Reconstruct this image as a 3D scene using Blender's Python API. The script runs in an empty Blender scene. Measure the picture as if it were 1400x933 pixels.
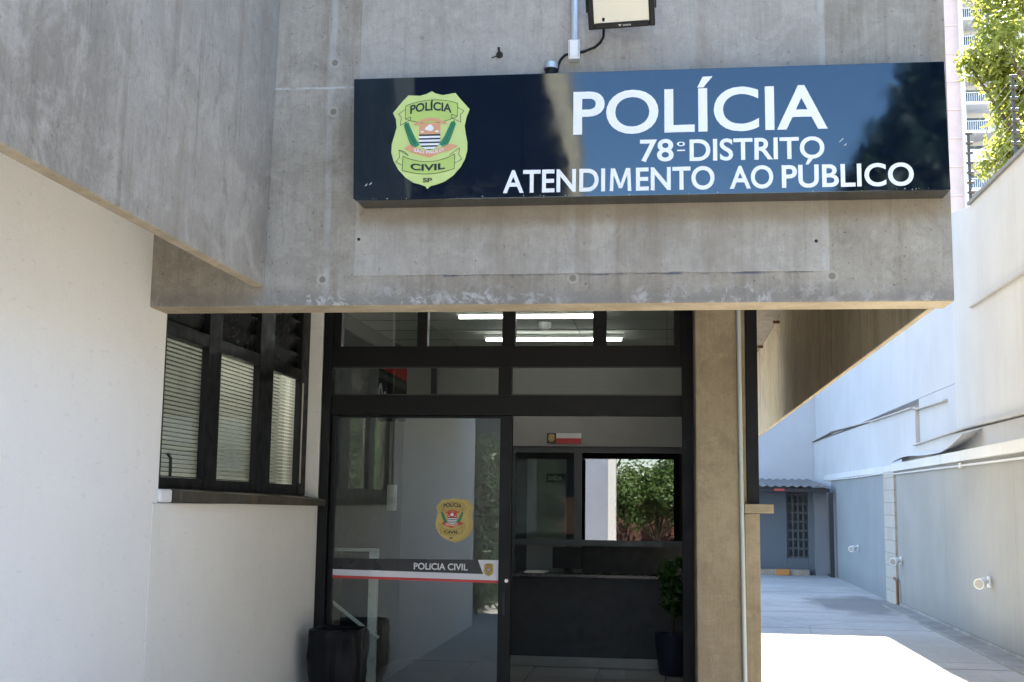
import bpy, bmesh, math, random
from mathutils import Vector, Matrix, noise as mnoise
random.seed(7)
S = bpy.context.scene
COL = S.collection
R = math.radians

# ------------------------------------------------------------------ camera, sky, sun, exposure
F_PX, YAW, PITCH, ROLL = 1651.9, 0.126492, 0.133877, 0.0134607
cd = bpy.data.cameras.new('camera'); cam = bpy.data.objects.new('camera', cd); COL.objects.link(cam)
cd.sensor_width = 36.0; cd.lens = F_PX / 1400 * 36.0; cd.clip_start = .05; cd.clip_end = 2000
cy, sy, cp, sp = math.cos(YAW), math.sin(YAW), math.cos(PITCH), math.sin(PITCH)
fw = Vector((-sy*cp, cy*cp, sp)); rt = Vector((cy, sy, 0)); up = rt.cross(fw)
cr, sr = math.cos(ROLL), math.sin(ROLL)
rt, up = cr*rt + sr*up, -sr*rt + cr*up
m = Matrix((rt, up, -fw)).transposed().to_4x4(); m.translation = (0, 0, 1.5)
cam.matrix_world = m
S.camera = cam

SUN = Vector((.22, .80, 1.0)).normalized()
el = math.asin(SUN.z); az = math.atan2(SUN.x, SUN.y)
W = bpy.data.worlds.new('World'); S.world = W; W.use_nodes = True
wn = W.node_tree; wn.nodes.clear()
sky = wn.nodes.new('ShaderNodeTexSky'); sky.sky_type = 'NISHITA'; sky.sun_disc = False
sky.sun_elevation = el; sky.sun_rotation = az
sky.air_density = 1.0; sky.dust_density = .1; sky.ozone_density = 3.0
bg = wn.nodes.new('ShaderNodeBackground'); bg.inputs['Strength'].default_value = .1
wo = wn.nodes.new('ShaderNodeOutputWorld')
wn.links.new(sky.outputs[0], bg.inputs[0]); wn.links.new(bg.outputs[0], wo.inputs[0])
sd = bpy.data.lights.new('sun', 'SUN'); sd.energy = 5.0; sd.angle = R(.5); sd.color = (1, .93, .82)
so = bpy.data.objects.new('sun', sd); COL.objects.link(so)
so.rotation_euler = SUN.to_track_quat('Z', 'Y').to_euler(); so.location = (4, 12, 30)
S.view_settings.view_transform = 'Standard'; S.view_settings.look = 'None'
S.view_settings.gamma = 1; S.view_settings.use_curve_mapping = False
S.view_settings.exposure = 3.2

# ------------------------------------------------------------------ node helper
class N:
    def __init__(s, name):
        s.m = bpy.data.materials.new(name); s.m.use_nodes = True
        s.t = s.m.node_tree; s.t.nodes.clear()
        s.out = s.t.nodes.new('ShaderNodeOutputMaterial')
        s.p = s.t.nodes.new('ShaderNodeNewGeometry').outputs['Position']
    def n(s, k, **kw):
        o = s.t.nodes.new('ShaderNode' + k)
        for a, b in kw.items(): setattr(o, a, b)
        return o
    def put(s, inp, v):
        if hasattr(v, 'is_output') or isinstance(v, bpy.types.NodeSocket): s.t.links.new(v, inp)
        elif isinstance(v, (tuple, list)) and len(v) == 3 and inp.type == 'RGBA': inp.default_value = (*v, 1)
        else: inp.default_value = v
    def math(s, op, a, b=0.0, c=None, clamp=False):
        o = s.n('Math', operation=op, use_clamp=clamp); s.put(o.inputs[0], a); s.put(o.inputs[1], b)
        if c is not None: s.put(o.inputs[2], c)
        return o.outputs[0]
    def sc(s, k, v=None):
        o = s.n('VectorMath', operation='MULTIPLY'); s.put(o.inputs[0], v or s.p); o.inputs[1].default_value = k
        return o.outputs[0]
    def noise(s, scale, det=4, rough=.55, vec=None, dist=0.0):
        o = s.n('TexNoise'); s.put(o.inputs['Vector'], vec or s.p)
        o.inputs['Scale'].default_value = scale; o.inputs['Detail'].default_value = det
        o.inputs['Roughness'].default_value = rough; o.inputs['Distortion'].default_value = dist
        return o.outputs[0]
    def ramp(s, v, a, b, lo=0.0, hi=1.0):
        o = s.n('MapRange', interpolation_type='SMOOTHSTEP'); s.put(o.inputs[0], v)
        for i, q in zip((1, 2, 3, 4), (a, b, lo, hi)): o.inputs[i].default_value = q
        return o.outputs[0]
    def mix(s, f, a, b, mode='MIX'):
        o = s.n('Mix', data_type='RGBA', blend_type=mode)
        s.put(o.inputs[0], f); s.put(o.inputs[6], a); s.put(o.inputs[7], b)
        return o.outputs[2]
    def xyz(s):
        o = s.n('SeparateXYZ'); s.put(o.inputs[0], s.p); return o.outputs
    def spot(s, pts, r):
        """mask of small round spots at world points (any axis may be None)"""
        acc = None; X = s.xyz()
        for q in pts:
            d = None
            for ax in range(3):
                if q[ax] is None: continue
                e = s.math('POWER', s.math('SUBTRACT', X[ax], q[ax]), 2.0)
                d = e if d is None else s.math('ADD', d, e)
            k = s.ramp(s.math('SQRT', d), r*.75, r, 1, 0)
            acc = k if acc is None else s.math('MAXIMUM', acc, k)
        return acc
    def line(s, ax, vals, w, wob=.02, ns=3.0):
        """mask of thin wandering lines at coordinate values along an axis"""
        X = s.xyz(); acc = None
        wv = s.math('MULTIPLY', s.math('SUBTRACT', s.noise(ns, 4), .5), wob)
        for v in vals:
            d = s.math('ABSOLUTE', s.math('ADD', s.math('SUBTRACT', X[ax], v), wv))
            k = s.ramp(d, w*.3, w, 1, 0)
            acc = k if acc is None else s.math('MAXIMUM', acc, k)
        return acc
    def bump(s, h, st=.3, d=.01):
        o = s.n('Bump'); o.inputs['Strength'].default_value = st; o.inputs['Distance'].default_value = d
        s.put(o.inputs['Height'], h); return o.outputs[0]
    def bsdf(s, col, rough=.6, metal=0.0, spec=.5, normal=None, coat=0.0, **kw):
        o = s.n('BsdfPrincipled'); s.put(o.inputs['Base Color'], col); s.put(o.inputs['Roughness'], rough)
        s.put(o.inputs['Metallic'], metal); s.put(o.inputs['Specular IOR Level'], spec)
        if coat: o.inputs['Coat Weight'].default_value = coat; o.inputs['Coat Roughness'].default_value = .02
        if normal is not None: s.put(o.inputs['Normal'], normal)
        for k, v in kw.items(): s.put(o.inputs[k.replace('_', ' ')], v)
        s.t.links.new(o.outputs[0], s.out.inputs[0]); return s.m

def plain(name, col, rough=.5, metal=0.0, spec=.5, var=.12, ns=6.0, coat=0.0, bmp=0.0):
    g = N(name); f = g.noise(ns, 5)
    c = g.mix(f, tuple(min(1, x*(1-var)) for x in col), tuple(min(1, x*(1+var)) for x in col))
    nr = g.bump(g.noise(ns*14, 3), bmp, .004) if bmp else None
    rr = g.ramp(g.noise(ns*2.3, 4), .2, .8, max(0, rough*.8), min(1, rough*1.2))
    return g.bsdf(c, rr, metal, spec, nr, coat)

def concrete(name, c1=(.25, .222, .180), c2=(.345, .316, .268), dark=(.15, .122, .085), streak=.45, seam=None, ties=None, hseam=None, foot=None, pits=.5, yseam=None, mot=.38, under=None, runs=.35, holes=None):
    g = N(name)
    big = g.noise(1.3, 6, .62)
    c = g.mix(g.ramp(big, .36, .64), c1, c2)
    mott = g.ramp(g.noise(5.5, 8, .68, dist=.6), .44, .62)
    c = g.mix(g.math('MULTIPLY', mott, mot), c, tuple(x*1.28 for x in c2))
    blot = g.ramp(g.noise(3.1, 7, .7, dist=1.0), .54, .66)
    c = g.mix(g.math('MULTIPLY', blot, .42), c, tuple(x*.72 for x in c1))
    st = g.ramp(g.noise(1.0, 6, .65, vec=g.sc((13, 13, .55))), .50, .72)
    c = g.mix(g.math('MULTIPLY', st, streak), c, dark)
    st2 = g.ramp(g.noise(1.0, 5, .6, vec=g.sc((46, 46, 1.6))), .52, .74)
    c = g.mix(g.math('MULTIPLY', st2, streak*.55), c, tuple(x*1.25 for x in c2))
    fine = g.noise(85, 4, .7)
    c = g.mix(g.ramp(fine, .3, .7, 0, .22), c, tuple(x*.62 for x in c1))
    gr_ = g.noise(26, 8, .8)
    c = g.mix(g.ramp(gr_, .50, .68, 0, .20), c, tuple(x*1.35 for x in c2)); c = g.mix(g.ramp(gr_, .34, .48, .22, 0), c, tuple(x*.6 for x in c1))
    vg = g.noise(1, 5, .7, vec=g.sc((95, 95, 6)))
    c = g.mix(g.ramp(vg, .52, .66, 0, .22), c, tuple(x*.62 for x in c1))
    pit = g.math('MAXIMUM', g.ramp(g.noise(30, 2, .5), .69, .73), g.ramp(g.noise(75, 1, .5), .72, .76))
    c = g.mix(g.math('MULTIPLY', pit, pits), c, (.07, .06, .05))
    X = g.xyz()
    if seam:
        k = g.line(0, seam, .022, .03, 2.5)
        k = g.math('MULTIPLY', k, g.ramp(g.noise(7, 5, .7), .28, .62))
        c = g.mix(g.math('MULTIPLY', k, .42), c, (.45, .45, .43))
    if yseam:
        k = g.line(1, yseam, .014, .01, 2)
        c = g.mix(g.math('MULTIPLY', k, .7), c, (.07, .055, .035))
    if hseam:
        for z, xa, xb, tone in hseam:
            k = g.line(2, [z], .008, .016, 6)
            k = g.math('MULTIPLY', k, g.ramp(X[0], xa, xa+.02)); k = g.math('MULTIPLY', k, g.ramp(X[0], xb-.02, xb, 1, 0))
            k = g.math('MULTIPLY', k, g.ramp(g.noise(9, 5, .7), .35, .6))
            c = g.mix(g.math('MULTIPLY', k, .85), c, tone)
    if under:
        z0, z1, xa, xb = under
        h = g.math('ADD', X[2], g.math('MULTIPLY', g.math('SUBTRACT', g.noise(1, 5, .7, vec=g.sc((7, 7, 2))), .5), .10))
        k = g.math('MULTIPLY', g.ramp(h, z1-.02, z1+.05), g.ramp(h, z0, z0+.02, 1, 0))
        k = g.math('MULTIPLY', k, g.math('MULTIPLY', g.ramp(X[0], xa, xa+.04), g.ramp(X[0], xb-.04, xb, 1, 0)))
        c = g.mix(g.math('MULTIPLY', k, .55), c, (.22, .165, .10))
    if runs:
        k = g.ramp(g.noise(1, 6, .65, vec=g.sc((3.2, 3.2, .28)), dist=.3), .53, .68)
        c = g.mix(g.math('MULTIPLY', k, runs), c, (.19, .15, .105))
    if foot:                       # lime bloom and dirt along the lower arris
        h = g.math('ADD', X[2], g.math('MULTIPLY', g.math('SUBTRACT', g.noise(6, 6, .7), .5), .16))
        k = g.ramp(h, foot, foot+.10, 1, 0)
        d = g.math('MULTIPLY', g.ramp(g.noise(16, 7, .75, dist=.5), .48, .62), g.ramp(g.noise(1.7, 3), .40, .62))
        c = g.mix(g.math('MULTIPLY', k, .55), c, (.15, .145, .14))
        c = g.mix(g.math('MULTIPLY', g.math('MULTIPLY', k, d), .8), c, (.52, .51, .49))
    if holes: c = g.mix(g.spot(holes, .0085), c, (.02, .017, .014))
    if ties:
        c = g.mix(g.math('MULTIPLY', g.spot(ties, .030), .45), c, (.40, .38, .34))
        c = g.mix(g.math('MULTIPLY', g.spot(ties, .017), .8), c, (.16, .135, .10))
    hgt = g.math('ADD', g.math('MULTIPLY', fine, .35), g.math('ADD', g.math('MULTIPLY', mott, .3), g.math('MULTIPLY', pit, -1.2)))
    hgt = g.math('ADD', hgt, g.math('MULTIPLY', g.noise(1, 4, .6, vec=g.sc((40, 40, 1.2))), .5))
    return g.bsdf(c, .85, 0, .25, g.bump(hgt, .35, .008))

def paint(name, col, var=.05, streaks=0.0, sc=(.6, .5, .45), foot=None, rough=.75):
    g = N(name)
    c = g.mix(g.ramp(g.noise(.9, 5), .3, .7), tuple(x*(1-var) for x in col), tuple(min(1, x*(1+var)) for x in col))
    if streaks:
        k = g.ramp(g.noise(1, 6, .65, vec=g.sc((5, 5, .18))), .50, .74)
        c = g.mix(g.math('MULTIPLY', k, streaks), c, sc)
        k = g.ramp(g.noise(1, 6, .7, vec=g.sc((9, 3.2, .3))), .56, .70)
        c = g.mix(g.math('MULTIPLY', k, streaks*.8), c, tuple(min(1, x*1.12) for x in col))
    if foot is not None:
        X = g.xyz(); h = g.math('ADD', X[2], g.math('MULTIPLY', g.math('SUBTRACT', g.noise(3, 6, .7), .5), .3))
        c = g.mix(g.math('MULTIPLY', g.ramp(h, 0, foot, 1, 0), .5), c, tuple(x*.6 for x in col))
    c = g.mix(g.ramp(g.noise(4.5, 7, .72, dist=.8), .56, .72, 0, .16), c, tuple(x*.78 for x in col))
    c = g.mix(g.ramp(g.noise(90, 3, .7), .35, .7, 0, .10), c, tuple(x*.7 for x in col))
    c = g.mix(g.ramp(g.noise(1, 3, .5, vec=g.sc((14, 14, 38))), .66, .70, 0, .22), c, tuple(x*.66 for x in col))
    hgt = g.math('ADD', g.noise(70, 5, .7), g.math('MULTIPLY', g.noise(5, 5), 2.2))
    return g.bsdf(c, rough, 0, .3, g.bump(hgt, .3, .006))

def glass(name, tint=(.86, .90, .88), k=1.5, base=.012, rough=0.0):
    g = N(name)
    fr = g.n('Fresnel'); fr.inputs[0].default_value = 1.5
    f = g.math('ADD', g.math('MULTIPLY', fr.outputs[0], k), base, clamp=True)
    t = g.n('BsdfTransparent'); t.inputs[0].default_value = (*tint, 1)
    gl = g.n('BsdfGlossy'); gl.inputs['Roughness'].default_value = rough; gl.inputs[0].default_value = (.95, .97, 1, 1)
    mx = g.n('MixShader'); g.put(mx.inputs[0], f)
    g.t.links.new(t.outputs[0], mx.inputs[1]); g.t.links.new(gl.outputs[0], mx.inputs[2])
    g.t.links.new(mx.outputs[0], g.out.inputs[0]); return g.m

def emit(name, col, st):
    g = N(name); e = g.n('Emission'); e.inputs[0].default_value = (*col, 1); e.inputs[1].default_value = st
    g.t.links.new(e.outputs[0], g.out.inputs[0]); return g.m

def leafmat(name, c1, c2, trans=.35):
    g = N(name)
    ob = g.n('ObjectInfo')
    f = g.ramp(g.noise(2.2, 5, .7), .3, .7)
    f2 = g.noise(40, 1)
    c = g.mix(f, c1, c2); c = g.mix(g.math('MULTIPLY', f2, .6), c, tuple(x*.55 for x in c1))
    d = g.n('BsdfPrincipled'); g.put(d.inputs['Base Color'], c); d.inputs['Roughness'].default_value = .45
    t = g.n('BsdfTranslucent'); g.put(t.inputs[0], g.mix(.5, c, tuple(min(1, x*1.6) for x in c2)))
    mx = g.n('MixShader'); mx.inputs[0].default_value = trans
    g.t.links.new(d.outputs[0], mx.inputs[1]); g.t.links.new(t.outputs[0], mx.inputs[2])
    g.t.links.new(mx.outputs[0], g.out.inputs[0]); return g.m

# ------------------------------------------------------------------ mesh builder
class MB:
    def __init__(s): s.v, s.f = [], []
    def add(s, vs, fs):
        o = len(s.v); s.v += [tuple(q) for q in vs]; s.f += [tuple(i+o for i in q) for q in fs]; return s
    def box(s, x0, x1, y0, y1, z0, z1):
        v = [(x, y, z) for z in (z0, z1) for y in (y0, y1) for x in (x0, x1)]
        return s.add(v, [(0, 2, 3, 1), (4, 5, 7, 6), (0, 1, 5, 4), (2, 6, 7, 3), (0, 4, 6, 2), (1, 3, 7, 5)])
    def tube(s, pts, r, n=10, caps=True):
        pts = [Vector(p) for p in pts]
        rs = r if isinstance(r, (list, tuple)) else [r]*len(pts)
        vs, fs = [], []; prev = None
        for i, p in enumerate(pts):
            d = (pts[min(i+1, len(pts)-1)] - pts[max(i-1, 0)]).normalized()
            a = prev if prev is not None else (Vector((0, 0, 1)) if abs(d.z) < .9 else Vector((1, 0, 0)))
            u = (a - d*a.dot(d)).normalized(); w = d.cross(u); prev = u
            for k in range(n):
                t = 2*math.pi*k/n; vs.append(p + (u*math.cos(t) + w*math.sin(t))*rs[i])
        for i in range(len(pts)-1):
            for k in range(n):
                fs.append((i*n+k, i*n+(k+1) % n, (i+1)*n+(k+1) % n, (i+1)*n+k))
        if caps: fs += [tuple(reversed(range(n))), tuple((len(pts)-1)*n+k for k in range(n))]
        return s.add(vs, fs)
    def quad(s, a, b, c, d): return s.add([a, b, c, d], [(0, 1, 2, 3)])
    def prism_xz(s, pts, y0, y1):
        """outline in the xz plane, front at y0 (facing -y), back at y1"""
        n = len(pts)
        vs = [(x, y0, z) for x, z in pts] + [(x, y1, z) for x, z in pts]
        return s.add(vs, [tuple(range(n)), tuple(reversed(range(n, 2*n)))] + [(i, i+n, (i+1) % n + n, (i+1) % n) for i in range(n)])
    def prism_xy(s, pts, z0, z1):
        n = len(pts)
        vs = [(x, y, z0) for x, y in pts] + [(x, y, z1) for x, y in pts]
        return s.add(vs, [tuple(reversed(range(n))), tuple(range(n, 2*n))] + [(i, (i+1) % n, (i+1) % n + n, i+n) for i in range(n)])
    def lathe(s, c, prof, n=24, sq=0.0, wob=None):
        vs, fs = [], []
        for j, (r, z) in enumerate(prof):
            for k in range(n):
                t = 2*math.pi*k/n; ct, st = math.cos(t), math.sin(t)
                q = 1/((abs(ct)**(2+sq*6) + abs(st)**(2+sq*6))**(1/(2+sq*6)))
                rr = r*q*(1 + (wob(j, t) if wob else 0))
                vs.append((c[0]+ct*rr, c[1]+st*rr, c[2]+z))
        for j in range(len(prof)-1):
            for k in range(n): fs.append((j*n+k, j*n+(k+1) % n, (j+1)*n+(k+1) % n, (j+1)*n+k))
        fs += [tuple(reversed(range(n))), tuple((len(prof)-1)*n+k for k in range(n))]
        return s.add(vs, fs)
    def build(s, name, mat, parent=None, bevel=0.0, smooth=False, recalc=True):
        off = Vector((0, 0, 0)); q = parent
        while q is not None: off += q.location; q = q.parent
        me = bpy.data.meshes.new(name)
        me.from_pydata([Vector(v)-off for v in s.v], [], s.f); me.update()
        bm = bmesh.new(); bm.from_mesh(me)
        if recalc: bmesh.ops.recalc_face_normals(bm, faces=bm.faces)
        if bevel:
            ed = [e for e in bm.edges if len(e.link_faces) == 2 and e.calc_face_angle(0) > .6]
            bmesh.ops.bevel(bm, geom=ed, offset=bevel, segments=2, affect='EDGES', profile=.6)
        bm.to_mesh(me); bm.free()
        if smooth:
            for p in me.polygons: p.use_smooth = True
            me.set_sharp_from_angle(angle=R(40))
        me.materials.append(mat)
        o = bpy.data.objects.new(name, me); COL.objects.link(o); o.parent = parent
        return o

def tag(o, label=None, cat=None, group=None, kind=None):
    for k, v in (('label', label), ('category', cat), ('group', group), ('kind', kind)):
        if v: o[k] = v
    return o
def thing(name, label, cat, loc, group=None):
    o = bpy.data.objects.new(name, None); COL.objects.link(o); o.location = loc
    o.empty_display_size = .1
    return tag(o, label, cat, group)

# ---- lettering: the built-in font turned into meshes
def raw_text(body, bold=0.0):
    c = bpy.data.curves.new('lettering', 'FONT'); c.body = body; c.size = 1; c.offset = bold; c.resolution_u = 6
    o = bpy.data.objects.new('lettering', c); COL.objects.link(o)
    dg = bpy.context.evaluated_depsgraph_get(); dg.update()
    me = bpy.data.meshes.new_from_object(o.evaluated_get(dg))
    vs = [tuple(v.co) for v in me.vertices]; fs = [tuple(p.vertices) for p in me.polygons]
    bpy.data.objects.remove(o); bpy.data.curves.remove(c); bpy.data.meshes.remove(me)
    return vs, fs
CAP = {}
def cap(b):
    if b not in CAP: CAP[b] = (max(v[1] for v in raw_text('H', b)[0]), min(v[1] for v in raw_text('H', b)[0]))
    return CAP[b]
def text(mb, body, x0, x1, z0, z1, y, bold=.012, map_=None, thick=0.0):
    """body spans x0..x1, its capitals z0..z1, on the plane y facing -y; map_ may bend it"""
    vs, fs = raw_text(body, bold); a = min(v[0] for v in vs); b = max(v[0] for v in vs); hi, lo = cap(bold)
    out = []
    for v in vs:
        X = x0 + (v[0]-a)/(b-a)*(x1-x0); Z = z0 + (v[1]-lo)/(hi-lo)*(z1-z0)
        if map_: X, Z = map_(X, Z)
        out.append((X, y, Z))
    return mb.add(out, fs)

# ------------------------------------------------------------------ materials
TIES = [(-1.53, None, 3.541), (-1.529, None, 3.303), (-1.554, None, 2.507), (-.404, None, 2.502), (.725, None, 2.50)]
M = {}
M['fascia'] = concrete('board marked concrete', seam=[-1.54, .70], ties=TIES, foot=2.40, streak=.45, under=(2.90, 2.735, -1.41, 1.3),
                       hseam=[(3.42, -1.83, -1.39, (.45, .44, .42)), (2.52, -1.0, .66, (.07, .08, .12))])
M['patch'] = concrete('patched concrete', c1=(.325, .30, .262), c2=(.385, .36, .32), streak=.3, pits=.25, seam=[-.41, .70], holes=[(-1.388, None, 2.692), (.66, None, 2.655)], under=(2.90, 2.735, -1.41, 1.3))
M['conc'] = concrete('weathered concrete', streak=.6)
M['conc_l'] = concrete('grey cast concrete', c1=(.225, .203, .168), c2=(.315, .29, .248), dark=(.165, .135, .10), streak=.5, pits=.3, mot=.6)
M['pillar'] = concrete('bounce tinted pillar concrete', c1=(.25, .20, .13), c2=(.32, .265, .18), dark=(.17, .13, .08), streak=.35, pits=.25)  # brown tint carries the warm bounce light off the ground
M['sill'] = concrete('dark stone sill', c1=(.055, .048, .036), c2=(.085, .075, .058), dark=(.04, .035, .025), streak=.2, pits=.2)
M['white'] = paint('white wall paint', (.83, .81, .765), .03, .10, (.66, .63, .57))
M['white2'] = paint('white dado paint', (.78, .755, .695), .03, .14, (.58, .55, .48), foot=.4)
M['wgloss'] = plain('white plastic', (.78, .78, .77), .35)
M['black'] = plain('black painted steel', (.006, .006, .006), .5, spec=.25, var=.3)
M['frame'] = plain('dark window frame', (.006, .006, .0065), .5, spec=.2, var=.3)
M['glass'] = glass('door glass')
M['glass_w'] = glass('window glass', tint=(.90, .93, .90), k=.45, base=.0)
M['glass_i'] = glass('inner glass', tint=(.25, .27, .27), k=1.8, base=.03)
g = N('blind slats'); d_ = g.n('BsdfPrincipled'); d_.inputs['Base Color'].default_value = (.62, .61, .55, 1); d_.inputs['Roughness'].default_value = .5
t_ = g.n('BsdfTranslucent'); t_.inputs[0].default_value = (.75, .74, .66, 1); x_ = g.n('MixShader'); x_.inputs[0].default_value = .45
g.t.links.new(d_.outputs[0], x_.inputs[1]); g.t.links.new(t_.outputs[0], x_.inputs[2]); g.t.links.new(x_.outputs[0], g.out.inputs[0]); M['blind'] = g.m
M['galv'] = plain('galvanised steel', (.50, .54, .57), .38, .55, var=.15, ns=20)
M['pipe'] = plain('grey painted pipe', (.40, .44, .42), .45, .0, var=.1)
M['steel'] = plain('stainless steel', (.86, .86, .83), .3, .1, var=.06)

# ------------------------------------------------------------------ ground
g = N('yard concrete'); X = g.xyz()
c = g.mix(g.ramp(g.noise(.55, 7, .65), .33, .67), (.37, .355, .32), (.49, .47, .425))
c = g.mix(g.ramp(g.noise(9, 8, .7), .4, .75, 0, .35), c, (.20, .19, .175))
c = g.mix(g.ramp(g.noise(70, 3, .7), .4, .7, 0, .3), c, (.22, .21, .19))
sl = g.line(1, [8.6, 12.2, 15.9, 18.3, 22.6], .035, .16, 1.2)
c = g.mix(g.math('MULTIPLY', sl, .7), c, (.09, .085, .08))
wet = g.math('SQRT', g.math('ADD', g.math('POWER', g.math('DIVIDE', g.math('SUBTRACT', X[0], 3.0), .85), 2), g.math('POWER', g.math('DIVIDE', g.math('SUBTRACT', X[1], 19.9), 2.2), 2)))
wet = g.ramp(g.math('ADD', wet, g.math('MULTIPLY', g.math('SUBTRACT', g.noise(1.6, 5), .5), 1.5)), .6, 1.0, 1, 0)
c = g.mix(g.math('MULTIPLY', wet, .62), c, (.085, .085, .085))
cr_ = g.n('TexVoronoi', feature='DISTANCE_TO_EDGE'); g.put(cr_.inputs['Vector'], g.sc((.5, .28, 1))); cr_.inputs['Scale'].default_value = 1
c = g.mix(g.math('MULTIPLY', g.ramp(cr_.outputs[0], 0, .006, 1, 0), .4), c, (.1, .095, .09))
M['ground'] = g.bsdf(c, g.ramp(wet, 0, 1, .85, .45), 0, .3, g.bump(g.noise(60, 4), .2, .006))
gm = MB(); gm.quad((-300, -200, -.02), (300, -200, -.02), (300, 700, -.02), (-300, 700, -.02))
tag(gm.build('terrain', plain('bare earth', (.16, .14, .11), .9, ns=.2)), kind='structure')
gm = MB(); gm.box(-12, 3.9, -10.6, 31.4, -.4, 0)
tag(gm.build('yard_pavement', M['ground']), kind='structure')
gm = MB(); gm.box(-40, 40, -22, -12.2, -.4, -.012)
tag(gm.build('street', plain('asphalt', (.05, .05, .052), .9, ns=3, bmp=.3)), kind='structure')
gm = MB(); gm.box(-40, 40, -12.2, -10.6, -.4, .0)
tag(gm.build('pavement', plain('paving', (.28, .27, .25), .9, ns=3, bmp=.3)), kind='structure')

# ------------------------------------------------------------------ POLICE STATION
ST = thing('police_station', 'raw concrete and white police station with a dark glazed entrance', 'building', (-.5, 8, 0))
TOP = 7.6
fas = MB().box(-2.39, 1.236, 5.30, 5.503, 2.384, TOP).build('fascia_beam', M['fascia'], ST, bevel=.012)
# smoother repair coat on the front of the beam, 4 mm proud, with a ragged lower edge
pp = [(-1.405, TOP-.05), (-1.405, 2.523)]
x = -1.405
while x < .70:
    x += .02; pp.append((min(x, .72), 2.522 + (random.random()-.5)*.003 + (.008*max(0, mnoise.noise((x*9, 0, 0))) if x > -.9 else 0)))
pp += [(.72, TOP-.05)]
MB().prism_xz(pp, 5.296, 5.3005).build('plaster_patch', M['patch'], fas)
# side beams: thin deep blades
bl = MB()
def blade(x0, x1, y0, y1, z0, lean=0.0, flat=.05, side=1):
    xo = x1 if side > 0 else x0; xi = x0 if side > 0 else x1
    pr = [(xi, z0), (xi + side*flat, z0), (xo, z0+.12), (xo+lean, TOP), (xi+lean, TOP)]
    return MB().prism_xz(pr, y0, y1)
blade(-1.966, -1.826, 2.0, 5.297, 2.474, .07, .055, -1).build('side_beam', M['conc_l'], ST, bevel=.008)
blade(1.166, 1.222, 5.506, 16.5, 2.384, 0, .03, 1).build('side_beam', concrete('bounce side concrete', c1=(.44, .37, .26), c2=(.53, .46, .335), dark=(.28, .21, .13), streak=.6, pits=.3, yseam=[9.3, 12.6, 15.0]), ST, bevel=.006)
MB().box(-2.372, -1.97, 2.0, 5.297, 2.86, 3.05).build('gutter_slab', M['conc'], ST)
tan = concrete('bounce tinted soffit concrete', c1=(.33, .265, .175), c2=(.42, .35, .245), dark=(.24, .18, .11), streak=.0, pits=.2)  # tan undersides hold the bounce from sunlit ground in their colour
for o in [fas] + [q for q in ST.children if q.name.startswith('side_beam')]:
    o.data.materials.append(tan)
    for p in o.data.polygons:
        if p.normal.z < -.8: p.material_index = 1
# roof slab over entrance and body
rs = MB().box(-8, 1.163, 5.506, 16.5, 3.42, 3.72).build('roof_slab', M['conc'], ST)
MB().box(-8, 1.163, 16.3, 16.5, 3.722, TOP).build('rear_parapet', M['conc'], ST)
MB().box(-8, 1.163, 5.506, 16.5, TOP-.3, TOP-.003).build('upper_roof', M['conc'], ST)
# left wall: near part, dado under window, lintel, window reveals
wl = MB().box(-2.675, -2.375, 1.6, 5.438, -.3, TOP-.004); wl.box(-2.675, -2.375, .9, 1.597, -.3, 2.9); wl.box(-2.675, -2.376, 5.438, 5.50, 1.4815, 3.417)
wl.build('white_wall', M['white'], ST)
MB().prism_xy([(-2.65, 5.441), (-2.372, 5.441), (-2.31, 7.955), (-2.65, 7.955)], -.3, 1.48).build('dado_wall', M['white2'], ST, bevel=.003)
MB().box(-2.60, -2.385, 5.503, 8.1, 2.80, 3.417).build('lintel_wall', M['white'], ST)
MB().box(-2.60, -2.31, 7.948, 8.03, 1.49, 3.417).build('reveal_pier', M['white2'], ST, bevel=.003)
sl_ = MB(); sl_.add([(-2.62, 5.645, 1.585), (-2.318, 5.645, 1.541), (-2.318, 5.645, 1.486), (-2.62, 5.645, 1.486),
                     (-2.62, 8.05, 1.56), (-2.256, 7.985, 1.512), (-2.256, 7.985, 1.468), (-2.62, 8.05, 1.468)],
                    [(0, 1, 2, 3), (7, 6, 5, 4), (0, 4, 5, 1), (1, 5, 6, 2), (2, 6, 7, 3), (3, 7, 4, 0)])
sill = sl_.build('window_sill', M['sill'], ST, bevel=.004)
MB().box(-2.60, -2.362, 5.503, 5.642, 1.484, 1.548).build('sill_end', M['wgloss'], sill, bevel=.012)
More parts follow.
